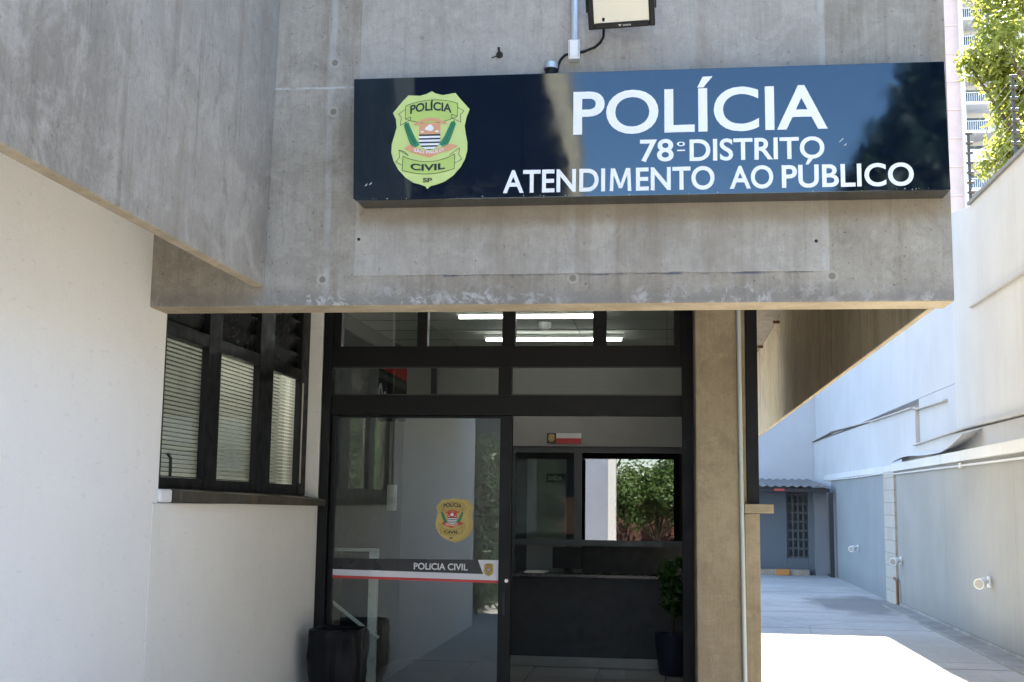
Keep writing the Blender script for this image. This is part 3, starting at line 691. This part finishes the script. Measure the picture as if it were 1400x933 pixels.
badge(NP, -1.09, 2.137, .062, 11.7075, gold, 'small_badge', False, (.5, .04, .03))
RC = thing('reception_counter', 'dark grey reception counter across the back of the hall', 'counter', (-.5, 11.6, 0))
MB().box(-1.50, .465, 11.51, 11.70, .005, .82).build('front', plain('counter panel', (.026, .027, .031), .55, var=.05), RC)
MB().box(-1.52, .468, 11.46, 11.738, .822, .856).build('top', plain('counter top', (.015, .015, .016), .25), RC, bevel=.004)
q = MB(); q.add([(-1.32, 11.50, .858), (-1.12, 11.49, .858), (-1.10, 11.68, .862), (-1.31, 11.69, .862), (-1.32, 11.50, .872), (-1.12, 11.49, .870), (-1.10, 11.68, .874), (-1.31, 11.69, .875)],
                [(0, 3, 2, 1), (4, 5, 6, 7), (0, 1, 5, 4), (1, 2, 6, 5), (2, 3, 7, 6), (3, 0, 4, 7)])
tag(q.build('paper_stack', plain('paper', (.7, .7, .68), .8)), 'white papers lying on the dark reception counter', 'papers')
q = MB(); q.box(-1.06, -.78, 11.60, 11.63, .90, 1.10); q.box(-.95, -.89, 11.61, 11.64, .858, .90)
tag(q.build('monitor', M['black'], None, bevel=.005), 'dark computer monitor standing beside the papers', 'monitor')
ES = thing('exit_sign', 'small dark sign with pale letters behind the inner glass', 'sign', (-1.1, 12.36, 1.76))
MB().box(-1.20, -1.00, 12.375, 12.385, 1.72, 1.81).build('plate', plain('plate green black', (.02, .03, .028), .4), ES)
text(MB(), 'SAÍDA', -1.18, -1.04, 1.745, 1.785, 12.373, .01).build('lettering', plain('pale letter', (.4, .42, .42), .5), ES, recalc=False)
IC = thing('wall_phone', 'white wall unit with a vertical cable duct on the hall side wall', 'intercom', (-2.52, 11.2, 1.55))
MB().box(-2.556, -2.49, 11.05, 11.20, 1.42, 1.66).build('unit', M['wgloss'], IC, bevel=.01)
MB().box(-2.556, -2.535, 11.11, 11.14, 1.662, 3.01).build('duct', plain('duct', (.4, .4, .39), .5), IC)
RL = thing('steel_railing', 'stainless steel rail and frame behind the lower left door glass', 'railing', (-2.2, 8.7, 0))
q = MB(); q.box(-2.125, -2.06, 8.68, 8.72, .01, 1.14); q.box(-2.36, -2.127, 8.685, 8.715, .29, .34); q.box(-2.38, -2.06, 8.68, 8.72, 1.142, 1.165)
q.build('frame', M['steel'], RL, bevel=.004)
MB().tube([(-2.40, 8.60, .80), (-2.363, 8.60, .783), (-2.047, 8.60, .555), (-2.03, 8.62, .545)], .014, 12).build('handrail', M['steel'], RL, smooth=True)
MB().box(-2.33, -2.13, 8.696, 8.704, .342, 1.14).build('infill', plain('dark panel', (.02, .02, .02), .4), RL)
TB = thing('trash_bin', 'black trash bin lined with a black plastic bag beside the door', 'trash bin', (-2.07, 7.70, 0))
q = MB().lathe((-2.07, 7.70, 0), [(0.122, 0), (0.126, .02), (0.144, .50), (0.149, .60)], 28, .6); q.build('body', M['black'], TB, smooth=True)
def wb(j, t): return .10*mnoise.noise((math.cos(t)*3.0, math.sin(t)*3.0, j*.55)) + .055*abs(mnoise.noise((math.cos(t)*8, math.sin(t)*8, j*.9+4)))
q = MB().lathe((-2.07, 7.70, 0), [(0.151, .33), (0.158, .36), (0.162, .42), (0.164, .48), (0.166, .53), (0.167, .58), (0.171, .63), (0.173, .67), (0.167, .695), (0.153, .70), (0.135, .69), (0.133, .64), (0.131, .55), (0.108, .50)], 56, .55, wb)
q.build('bag', plain('black bag plastic', (.006, .006, .0065), .42, spec=.2, bmp=.4), TB, smooth=True)
q = MB(); q.box(-.62, .12, 9.8, 10.5, .005, .016)
tag(q.build('door_mat', plain('black mat', (.012, .012, .012), .9)), 'black door mat on the hall floor', 'door mat')

# foliage helper: many small leaf faces through a clumpy crown volume
def leaves(mb, clumps, n, size, rnd, flat=.5):
    tot = sum(c[1]**2 for c in clumps)
    for c, r in clumps:
        for _ in range(max(6, int(n*r*r/tot))):
            d = Vector((rnd.gauss(0, 1), rnd.gauss(0, 1), rnd.gauss(0, 1))).normalized()
            p = Vector(c) + d*r*(rnd.random()**.45)*Vector((1, 1, .8)).length/1.62
            nrm = (d + Vector((rnd.gauss(0, .5), rnd.gauss(0, .5), .5+rnd.gauss(0, .4)))).normalized()
            u = nrm.orthogonal().normalized(); u.rotate(Matrix.Rotation(rnd.random()*6.3, 3, nrm)); w = nrm.cross(u)
            s = size*rnd.uniform(.6, 1.3)
            mb.add([p-u*s, p+w*s*.42-u*s*.1-nrm*s*.12, p+u*s, p-w*s*.42-u*s*.1-nrm*s*.12], [(0, 1, 2, 3)])
def tree(name, label, base, trunk, crown, n, size, mat, rnd, cat='tree', tr=.12, bark=(.10, .075, .05)):
    T = thing(name, label, cat, base)
    q = MB(); top = Vector(trunk[-1]); q.tube([base]+list(trunk), [tr*(1-.5*i/len(trunk)) for i in range(len(trunk)+1)], 9)
    for c, r in crown:
        a = Vector(trunk[-1 if rnd.random() < .6 else -2 if len(trunk) > 1 else -1]); c = Vector(c)
        mid = a.lerp(c, .5) + Vector((rnd.uniform(-.15, .15), rnd.uniform(-.15, .15), rnd.uniform(-.05, .2)))*r
        q.tube([a, mid, c], [tr*.35, tr*.22, tr*.08], 6)
    q.build('trunk', plain('bark', bark, .9, ns=12, bmp=.5), T, smooth=True)
    q = MB(); leaves(q, crown, n, size, rnd); q.build('crown', mat, T, recalc=False)
    return T
def crown_of(c, rx, ry, rz, k, r0, r1, rnd):
    out = []
    for _ in range(k):
        d = Vector((rnd.gauss(0, 1), rnd.gauss(0, 1), rnd.gauss(0, 1))).normalized()*rnd.random()**.4
        out.append(((c[0]+d.x*rx, c[1]+d.y*ry, c[2]+d.z*rz), rnd.uniform(r0, r1)))
    return out

PL = thing('potted_plant', 'leafy green shrub in a dark blue pot beside the counter', 'potted plant', (.06, 11.2, 0))
q = MB().lathe((.06, 11.2, .005), [(.11, 0), (.12, .02), (.15, .33), (.155, .36), (.14, .36), (.13, .32), (.02, .31)], 26); q.build('pot', plain('blue glaze', (.02, .028, .06), .35), PL, smooth=True)
q = MB(); q.tube([(.06, 11.2, .3), (.07, 11.2, .6), (.05, 11.2, .9)], [.014, .011, .006], 7); q.build('stem', plain('stem', (.07, .05, .03), .8), PL, smooth=True)
q = MB(); rp = random.Random(11); leaves(q, crown_of((.07, 11.2, .78), .12, .1, .26, 12, .06, .11, rp), 620, .035, rp)
q.build('foliage', leafmat('pot leaves', (.03, .10, .02), (.08, .2, .04)), PL, recalc=False)

# ------------------------------------------------------------------ boundary wall of the alley
def wx(y): return 3.54 + (y-13)*.0131
def strip(mb, y0, y1, xa, xb, z0a, z1a, z0b, z1b):
    """bar along the wall: xa, xb offsets from its face; heights at each end"""
    v = []
    for y, z0, z1 in ((y0, z0a, z1a), (y1, z0b, z1b)):
        v += [(wx(y)+xa, y, z0), (wx(y)+xb, y, z0), (wx(y)+xb, y, z1), (wx(y)+xa, y, z1)]
    return mb.add(v, [(0, 1, 2, 3), (7, 6, 5, 4), (0, 4, 5, 1), (1, 5, 6, 2), (2, 6, 7, 3), (3, 7, 4, 0)])
BW = thing('boundary_wall', 'long grey painted boundary wall along the alley', 'wall', (3.6, 16, 0))
grey = paint('grey wall paint', (.285, .28, .262), .06, .4, (.21, .205, .19), foot=.5)
grey2 = paint('grey blue wall paint', (.23, .25, .26), .06, .35, (.17, .185, .19), foot=.45)
strip(MB(), -9, 19.86, 0, .14, -.2, 2.05, -.2, 2.10).build('panel', grey, BW)
strip(MB(), 20.86, 29.4, .0, .14, -.2, 2.10, -.2, 2.14).build('panel', grey2, BW)
g = N('bare blocks'); b = g.n('TexBrick'); mp = g.n('CombineXYZ'); X = g.xyz()
g.put(mp.inputs[0], X[1]); g.put(mp.inputs[1], X[2]); g.put(b.inputs['Vector'], mp.outputs[0]); b.inputs['Scale'].default_value = 1
b.inputs['Brick Width'].default_value = .42; b.inputs['Row Height'].default_value = .2; b.inputs['Mortar Size'].default_value = .008
b.inputs['Color1'].default_value = (.37, .35, .31, 1); b.inputs['Color2'].default_value = (.42, .40, .36, 1); b.inputs['Mortar'].default_value = (.28, .265, .24, 1)
blk = g.bsdf(g.mix(g.ramp(g.noise(18, 5), .35, .7, 0, .4), b.outputs[0], (.26, .245, .22)), .9, 0, .2, g.bump(b.outputs[1], -.4, .01))
strip(MB(), 19.863, 20.857, -.035, .14, -.2, 2.10, -.2, 2.10).build('block_pier', blk, BW)
capm = paint('cap paint', (.56, .57, .57), .05, .25, (.38, .38, .37))
q = MB(); strip(q, -9, 20.0, -.05, .2, 2.055, 2.20, 2.085, 2.205); q.build('coping', capm, BW, bevel=.006)
q = MB(); strip(q, 20.003, 29.4, -.03, .2, 2.09, 2.19, 2.145, 2.26); q.build('coping', capm, BW, bevel=.006)
q = MB(); strip(q, -9, 19.8, -.27, -.02, -.02, .028, -.02, .028); strip(q, -9, 19.8, -.03, -.003, .0, .06, .0, .06)
q.build('drain_kerb', concrete('kerb concrete', c1=(.22, .21, .19), c2=(.30, .29, .265), streak=.1), BW, bevel=.01)
WC = thing('wall_conduit', 'pale conduit running under the coping of the boundary wall', 'conduit', (3.55, 16, 2.0))
q = MB(); q.tube([(wx(y)-.022, y, z) for y, z in ((-8, 2.0), (12, 2.015), (19.6, 2.045), (20.1, 2.06), (20.6, 2.085), (24, 2.09), (28.8, 2.13))], .014, 8)
q.build('pipe', plain('white conduit', (.55, .55, .54), .5), WC, smooth=True)
bxm = plain('box plastic', (.5, .5, .48), .5)
for y in (15.2, 23.9, 24.4): MB().box(wx(y)-.045, wx(y), y-.05, y+.05, 2.0+(.0 if y < 20 else .08), 2.06+(.0 if y < 20 else .08)).build('conduit_box', bxm, WC, bevel=.004)
for y, z, lb in ((24.2, .745, 'white spotlight on the far bluish panel of the boundary wall'), (19.55, .71, 'white spotlight beside the bare block pier of the boundary wall'), (14.1, .715, 'large white spotlight on the near grey panel of the boundary wall')):
    L = thing('wall_spotlight', lb, 'wall light', (wx(y), y, z), 'white spotlights on the boundary wall')
    x = wx(y)
    MB().box(x-.022, x, y-.055, y+.055, z-.06, z+.06).build('back_plate', M['wgloss'], L, bevel=.006)
    MB().tube([(x-.02, y, z), (x-.07, y-.01, z+.005)], .018, 12).build('arm', M['wgloss'], L, smooth=True)
    q = MB(); q.tube([(x-.05, y+.02, z+.012), (x-.075, y-.02, z+.006), (x-.13, y-.09, z-.012), (x-.15, y-.115, z-.018)], [.032, .046, .056, .060], 18)
    q.build('head', M['wgloss'], L, smooth=True)
    q = MB(); q.tube([(x-.1515, y-.117, z-.0184), (x-.153, y-.119, z-.019)], .048, 18); q.build('lens', plain('dim lens', (.35, .35, .33), .25), L)
q = MB(); q.tube([(wx(19.7)-.05, 19.7, 0), (wx(19.7)-.05, 19.72, .38), (wx(19.7)-.05, 19.95, .42)], .022, 10)
tag(q.build('rust_pipe', plain('rust', (.22, .11, .05), .8), None, smooth=True), 'short rusty pipe rising beside the block pier', 'pipe')
q = MB(); vs = []; n = 18
for i in range(n+1):
    t = i/n; y = 19.9 - 5.0*t
    z = 2.215 + .02*math.sin(t*9) + .05*math.sin(math.pi*min(1, t/.75))*(t < .75) + (.16*((t-.72)/.28)**2 if t > .72 else 0)
    w = .24*(1-t) + .03
    vs += [(wx(y)-.07, y, z), (wx(y)-.07+.32, y, z+.09+w*.15), (wx(y)-.07, y, z+.004), (wx(y)-.07+.32, y, z+.094+w*.15)]
for i in range(n):
    a = i*4; b4 = a+4
    q.f += [(a, b4, b4+1, a+1), (a+2, a+3, b4+3, b4+2), (a, a+2, b4+2, b4), (a+1, b4+1, b4+3, a+3)]
q.v = vs
tag(q.build('flashing_sheet', plain('pale sheet metal', (.58, .58, .57), .5, .1), None, recalc=False), 'loose pale metal flashing curling up off the boundary wall', 'metal sheet')

# neighbour building beyond the wall: stepped white render
NB = thing('neighbour_wall', 'tall stained white party wall rising behind the boundary wall', 'wall', (4.2, 18, 0))
wr = paint('stained white render', (.50, .505, .50), .05, .45, (.40, .385, .35)); wr2 = paint('bluish white render', (.46, .475, .49), .05, .4, (.40, .40, .40))
def slab(y0, y1, x0, z0, z1a, z1b, mat=wr, name='render_panel', x1=4.1):
    v = [(x0, y0, z0), (x1, y0, z0), (x1, y1, z0), (x0, y1, z0), (x0, y0, z1a), (x1, y0, z1a), (x1, y1, z1b), (x0, y1, z1b)]
    return MB().add(v, [(0, 3, 2, 1), (4, 5, 6, 7), (0, 1, 5, 4), (1, 2, 6, 5), (2, 3, 7, 6), (3, 0, 4, 7)]).build(name, mat, NB, bevel=.006)
slab(-9, 15.25, 3.775, 3.99, 5.30, 5.25)
slab(-9, 15.25, 3.755, 2.50, 3.985, 3.985)
slab(15.255, 16.4, 3.79, 2.50, 5.25, 5.43, name='pier')
slab(16.405, 31.4, 3.80, 3.15, 5.45, 5.6, wr2)
slab(16.405, 18.78, 3.80, 2.50, 3.146, 3.146, wr2)
slab(-9, 18.78, 3.735, 0, 2.48, 2.48)
slab(18.785, 31.4, 3.74, 0, 3.03, 3.14, wr2)
fl = plain('weathered flashing', (.42, .40, .37), .7, var=.2)
def flash(y0, y1, x, z0, z1):
    v = [(x-.05, y0, z0-.02), (x+.1, y0, z0-.02), (x+.1, y0, z0+.03), (x-.05, y0, z0), (x-.05, y1, z1-.02), (x+.1, y1, z1-.02), (x+.1, y1, z1+.03), (x-.05, y1, z1)]
    MB().add(v, [(0, 1, 2, 3), (7, 6, 5, 4), (0, 4, 5, 1), (1, 5, 6, 2), (2, 6, 7, 3), (3, 7, 4, 0)]).build('flashing', fl, NB)
flash(-9, 15.25, 3.765, 3.98, 3.98); flash(-9, 15.6, 3.735, 2.45, 2.52); flash(15.6, 18.8, 3.735, 2.52, 2.46); flash(16.9, 18.9, 3.79, 2.97, 3.0); flash(18.9, 22.5, 3.74, 3.03, 3.07); flash(22.5, 28, 3.74, 3.08, 3.22); flash(28, 31.4, 3.74, 3.2, 3.17)
q = MB().add([(3.74, -9, 5.30), (4.12, -9, 5.30), (4.12, 15.25, 5.25), (3.74, 15.25, 5.25), (3.74, -9, 5.34), (4.12, -9, 5.34), (4.12, 15.25, 5.29), (3.74, 15.25, 5.29)], [(0, 3, 2, 1), (4, 5, 6, 7), (0, 1, 5, 4), (1, 2, 6, 5), (2, 3, 7, 6), (3, 0, 4, 7)])
q.build('top_trim', plain('dark trim', (.20, .20, .19), .7), NB)
BK = thing('rear_wall', 'pale blue white wall closing the far end of the alley', 'wall', (1, 31.5, 0))
MB().box(-8, 4.1, 31.42, 31.8, -.2, 7.5).build('render_panel', wr2, BK)
# electric fence on the party wall
def fence_post(y, z, label):
    P = thing('fence_post', label, 'fence post', (3.8, y, z), 'electric fence posts on the party wall')
    MB().box(3.76, 3.79, y-.015, y+.015, z, z+.88).build('post', plain('fence steel', (.05, .05, .05), .6), P)
    im = plain('insulator', (.06, .055, .05), .5)
    for i in range(7): zz_ = z+.12+i*.125; MB().tube([(3.735, y-.03, zz_), (3.815, y-.03, zz_)], .02, 8).build('insulator', im, P)
fence_post(15.2, 5.28, 'dark electric fence post at the corner of the party wall'); fence_post(13.24, 5.31, 'dark electric fence post nearer on the party wall, against the leaves')
wm = plain('wire', (.45, .45, .44), .4, .3)
for i, od in enumerate(('lowest', 'second from the bottom', 'third from the bottom', 'middle', 'third from the top', 'second from the top', 'topmost')):
    zz_ = 5.40+i*.125
    tag(MB().tube([(3.775, 15.2, zz_), (3.775, 13.24, zz_+.03), (3.775, 8, zz_+.04)], .0013, 5).build('fence_wire', wm), 'thin electric fence wire between the posts, ' + od + ' of seven', 'fence wire', 'electric fence wires')

# ------------------------------------------------------------------ shed at the end of the alley
SH = thing('shed', 'small blue grey shed with corrugated roof at the end of the alley', 'shed', (2.7, 28.5, 0))
bl_ = paint('blue grey paint', (.115, .135, .16), .05, .1, (.2, .22, .25), foot=.5)
MB().box(.6, 2.74, 28.3, 28.5, 0, 2.0).build('wall', bl_, SH); MB().box(3.22, 3.34, 28.3, 28.5, 0, 2.0).build('wall', bl_, SH)
MB().box(2.744, 3.216, 28.3, 28.5, 0, .36).build('wall', bl_, SH)
MB().box(.6, 3.55, 30.8, 31.0, 0, 2.12).build('wall', plain('shed dark', (.06, .065, .07), .8), SH)
MB().box(3.345, 3.60, 28.0, 28.3, 0, 1.95).build('side_wall', paint('shed grey', (.17, .18, .2), .05), SH)
q = MB()
for i in range(4): x = 2.744+i*.118; q.box(x, x+.04, 28.34, 28.46, .362, 2.0)
for i in range(9): z = .36+i*.2; q.box(2.745, 3.215, 28.345, 28.455, z, z+.045)
q.build('breeze_block_window', plain('grey block', (.07, .075, .08), .8), SH)
q = MB(); n = 66
for i in range(n+1):
    x = .6 + 3.0*i/n; z = .02*math.cos(i*math.pi/2*1.0)
    q.v += [(x, 27.35, 1.965+z), (x, 31.0, 2.2+z), (x, 27.35, 1.957+z), (x, 31.0, 2.19+z)]
for i in range(n):
    a = i*4; b4 = a+4; q.f += [(a, b4, b4+1, a+1), (a+2, a+3, b4+3, b4+2), (a, a+2, b4+2, b4), (a+1, b4+1, b4+3, a+3)]
q.build('corrugated_roof', plain('fibre cement', (.17, .155, .14), .85, var=.2, ns=3), SH, smooth=False)
MB().box(.6, 3.6, 27.42, 27.48, 1.84, 1.925).build('roof_beam', plain('dark beam', (.02, .02, .022), .6), SH)
MB().box(3.58, 3.67, 27.42, 27.5, 0, 1.838).build('post', plain('dark post', (.022, .022, .026), .5), SH)
q = MB(); q.box(.6, 3.2, 28.0, 28.29, 0, .12)
q.build('step', concrete('step', streak=.1), SH)
q = MB(); q.box(2.45, 2.75, 27.9, 28.2, .0, .13)
tag(q.build('orange_crate', plain('orange plastic', (.45, .2, .05), .6), None, bevel=.01), 'low orange tray on the ground before the shed', 'tray')
q = MB(); q.box(2.4, 2.62, 27.40, 27.418, 1.86, 1.91)
tag(q.build('red_plate', plain('red plate', (.42, .06, .05), .6)), 'small red plate fixed under the shed roof edge', 'plate')

# rusty brackets on the side beam
for x, y, z in ((1.13, 14.5, 3.39), (1.13, 12.4, 3.37)):
    q = MB(); q.box(x-.03, x+.034, y-.02, y+.02, z-.015, z+.012); q.add([(x+.034, y-.01, z-.18), (x+.034, y+.01, z-.18), (x-.03, y, z-.02)], [(0, 1, 2)])
    tag(q.build('rusty_bracket', plain('rusty steel', (.13, .05, .025), .8)), 'rusty bracket on the inner face of the right beam, ' + ('farther from the sign' if y > 13 else 'nearer to the sign'), 'bracket', 'rusty brackets on the right beam')

# ------------------------------------------------------------------ far apartment tower and trees
AP = thing('apartment_tower', 'tall pale pink apartment tower with stacked white balconies', 'building', (40, 126, 0))
pk = paint('pink render', (.50, .40, .38), .05); cream = paint('cream render', (.62, .60, .58), .05); wht = paint('balcony white', (.75, .75, .75), .03)
MB().box(24, 30.2, 124, 140, 0, 78).build('wall', pk, AP); MB().box(30.2, 60, 126.5, 140, 0, 78).build('wall', cream, AP)
q = MB()
for f in range(9, 20):
    z = f*3.0
    for x in (26.6, 28.2): q.box(x, x+.12, 123.92, 124, z, z+3)
    q.box(24, 30.2, 123.9, 124, z, z+.12)
q.build('cladding_rib', paint('rib', (.56, .46, .43), .04), AP)
for f in range(9, 20):
    z = f*3.0 + .4
    b_ = MB().box(30.3, 43, 123.4, 126.5, z, z+.28); 
    solid = f % 3 == 0
    if solid: b_.box(30.3, 43, 123.3, 123.45, z+.28, z+1.25)
    o = b_.build('balcony', wht, AP)
    if not solid:
        r_ = MB(); r_.box(30.3, 43, 123.4, 123.45, z+1.2, z+1.28)
        for i in range(60): r_.box(30.3+i*.21, 30.3+i*.21+.05, 123.41, 123.44, z+.28, z+1.2)
        r_.build('railing', plain('railing', (.55, .55, .56), .5), o)
    MB().box(31.2, 33.4, 126.44, 126.5, z+.3, z+2.5).build('window', plain('tower glass', (.10, .12, .14), .1), AP)
    MB().box(24.8, 26.2, 123.93, 124, z+.6, z+2.1).build('window', plain('tower glass', (.14, .17, .2), .1), AP)
    MB().box(30.2, 30.5, 123.2, 126.5, z-1.5, z+1.5).build('fin_wall', cream, AP)
TW = thing('shadow_tower', 'plain white tower block added out of view to shade the alley', 'building', (1.5, 38, 0))  # unseen block added to cast the far shadow across the alley
MB().box(-6, 7.2, 32.2, 45, 0, 21.5).build('wall', wr2, TW); MB().box(7.203, 8.7, 32.2, 45, 17.5, 21.5).build('shadow_bay', wr2, TW)  # overhanging bay added to widen that shadow
for f in range(2, 6):
    for x in (-4.5, -1.5, 1.5, 4.5): MB().box(x, x+1.4, 32.14, 32.2, f*3.2, f*3.2+1.3).build('window', plain('shadow tower glass', (.1, .12, .14), .1), TW)

rt1 = random.Random(21)
cr1 = crown_of((6.4, 20.2, 8.6), 1.5, 1.2, 1.9, 20, .35, .62, rt1) + [((5.15, 20, 8.75), .33), ((5.0, 20, 8.85), .25), ((5.45, 20, 8.7), .35), ((5.25, 20, 7.1), .28), ((5.6, 20, 7.3), .4), ((5.5, 20, 9.6), .45), ((5.9, 20, 9.9), .5), ((5.6, 20, 8.0), .35)]
tree('maple_tree', 'sunlit yellow green maple leaning over the party wall', (7.0, 20.5, 0), [(6.9, 20.4, 3), (6.7, 20.3, 6), (6.5, 20.2, 7.6)], cr1, 9000, .075, leafmat('maple leaves', (.12, .17, .02), (.32, .32, .06), .55), rt1, tr=.2)

# ------------------------------------------------------------------ behind the photographer: what the glass and the sign mirror, plus a light-bouncing house
rt2 = random.Random(5)
cr2 = crown_of((-.1, -8.3, 1.95), 1.35, .8, 1.0, 40, .28, .5, rt2)
tree('garden_tree', 'round leafy garden tree facing the entrance', (-.2, -8.7, 0), [(-.2, -8.7, .6), (-.15, -8.7, 1.2)], cr2, 11000, .07, leafmat('garden leaves', (.07, .14, .03), (.19, .28, .09), .3), rt2, tr=.09)
cr3 = crown_of((-1.9, -10.2, 4.6), 1.6, .6, 1.6, 22, .35, .65, rt2)
tree('street_tree', 'street tree beside the garden pier', (-1.9, -10.9, 0), [(-1.9, -10.8, 1.5), (-1.9, -10.6, 3.2)], cr3, 5000, .09, leafmat('street leaves', (.05, .11, .02), (.13, .2, .05), .3), rt2, tr=.12)
cr4 = crown_of((3.2, -12.4, 2.6), 1.3, .8, 1.9, 34, .3, .6, rt2)
tree('yard_tree', 'bushy yard tree at the corner of the added fill house', (3.2, -12.6, -.02), [(3.2, -12.6, .8), (3.2, -12.5, 2.2)], cr4, 8000, .085, leafmat('yard leaves', (.05, .11, .02), (.13, .22, .05), .3), rt2, tr=.1)
HG = thing('hedge', 'clipped dark green hedge added to darken the door reflection', 'hedge', (-2.7, -3, 0))  # put in so the door glass mirrors something dark here
q = MB(); rh = random.Random(17); hc = []
y = .55
while y > -6.4:
    for z in (.3, .8, 1.3, 1.8, 2.25): hc.append(((-2.75+rh.uniform(-.12, .12), y+rh.uniform(-.1, .1), z+rh.uniform(-.1, .1)), .33))
    y -= .42
leaves(q, hc, 9000, .06, rh); q.build('foliage', leafmat('added hedge leaves', (.012, .03, .008), (.025, .05, .014), .2), HG, recalc=False)
MB().box(-2.85, -2.65, -6.4, .5, 0, 2.1).build('core', plain('added hedge core', (.02, .018, .012), .9), HG)
GP = thing('garden_pier', 'gate pier with shade painted blue grey and a painted sunlit edge', 'pier', (-1.6, -8, 0))
MB().box(-2.2, -1.42, -7.6, -7.2, 0, 3.4).build('shaft', paint('pier shade tint', (.30, .33, .40), .04), GP); MB().box(-1.418, -1.22, -7.6, -7.18, 0, 3.4).build('sunlit_edge', paint('pier sunlit white', (.7, .69, .66), .03), GP)  # blue grey stands in for shade, the white strip for a sunlit edge
YW = thing('street_wall', 'low red brown wall along the street behind the garden tree', 'wall', (0, -10.5, 0))
MB().box(-6, 3.5, -10.5, -10.3, 0, 1.7).build('panel', plain('red brown render', (.10, .045, .03), .8), YW)
DT = thing('opposite_building', 'dark slate clad building across the street with a leaning beige fin', 'building', (-9, -26, 0))
MB().prism_xz([(-16, 0), (-2.5, 0), (-2.5, 8.4), (-2.92, 10.9), (-3.46, 14.5), (-5.2, 26), (-16, 26)], -26, -34).build('slate_wall', plain('slate cladding', (.005, .008, .016), .8, ns=.6, spec=.05), DT)
MB().prism_xz([(-2.50, 8.4), (-2.42, 8.4), (-2.6, 10.9), (-2.9, 14.5), (-4.2, 26), (-5.19, 26), (-3.45, 14.5), (-2.91, 10.9)], -25.9, -30).build('fin', plain('beige render', (.50, .38, .26), .8, ns=1), DT)
HW = thing('fill_house', 'long white house front added behind the photographer to bounce sunlight', 'house', (7.5, -14, 0))  # added out of view to bounce sunlight onto the station front
MB().box(4.6, 18, -16, -13.0, 0, 5.2).build('wall', paint('bounce render', (.72, .69, .63), .04), HW)
MB().box(4.4, 18.2, -16.2, -12.8, 5.2, 5.4).build('roof', plain('fill house roof', (.3, .2, .15), .8), HW)
for x in (6, 9, 12, 15): MB().box(x, x+1.2, -12.99, -12.95, 1.1, 2.3).build('window', plain('fill house glass', (.03, .035, .04), .1), HW)
# dark conifer whose saw-toothed edge shows at the right of the sign
CT = thing('conifer', 'tall dark layered conifer across the street', 'tree', (8.2, -20, 0))
MB().tube([(8.2, -20, 0), (8.2, -20, 15.2)], [.3, .05], 10).build('trunk', plain('conifer bark', (.06, .045, .03), .9), CT, smooth=True)
q = MB(); rc = random.Random(9); cl_ = []
for i in range(13):
    z = 3.4 + i*.93; rad = min(4.8, .64*(15.6-z))
    for k in range(12):
        a = k*2*math.pi/12 + i*.4
        for t in (.3, .62, .93): cl_.append(((8.2+math.cos(a)*rad*t, -20+math.sin(a)*rad*t, z-.35*t*rad*.2), .55+.25*(1-t)))
leaves(q, cl_, 30000, .30, rc); q.build('crown', leafmat('needles', (.012, .028, .012), (.022, .045, .018), .1), CT, recalc=False)
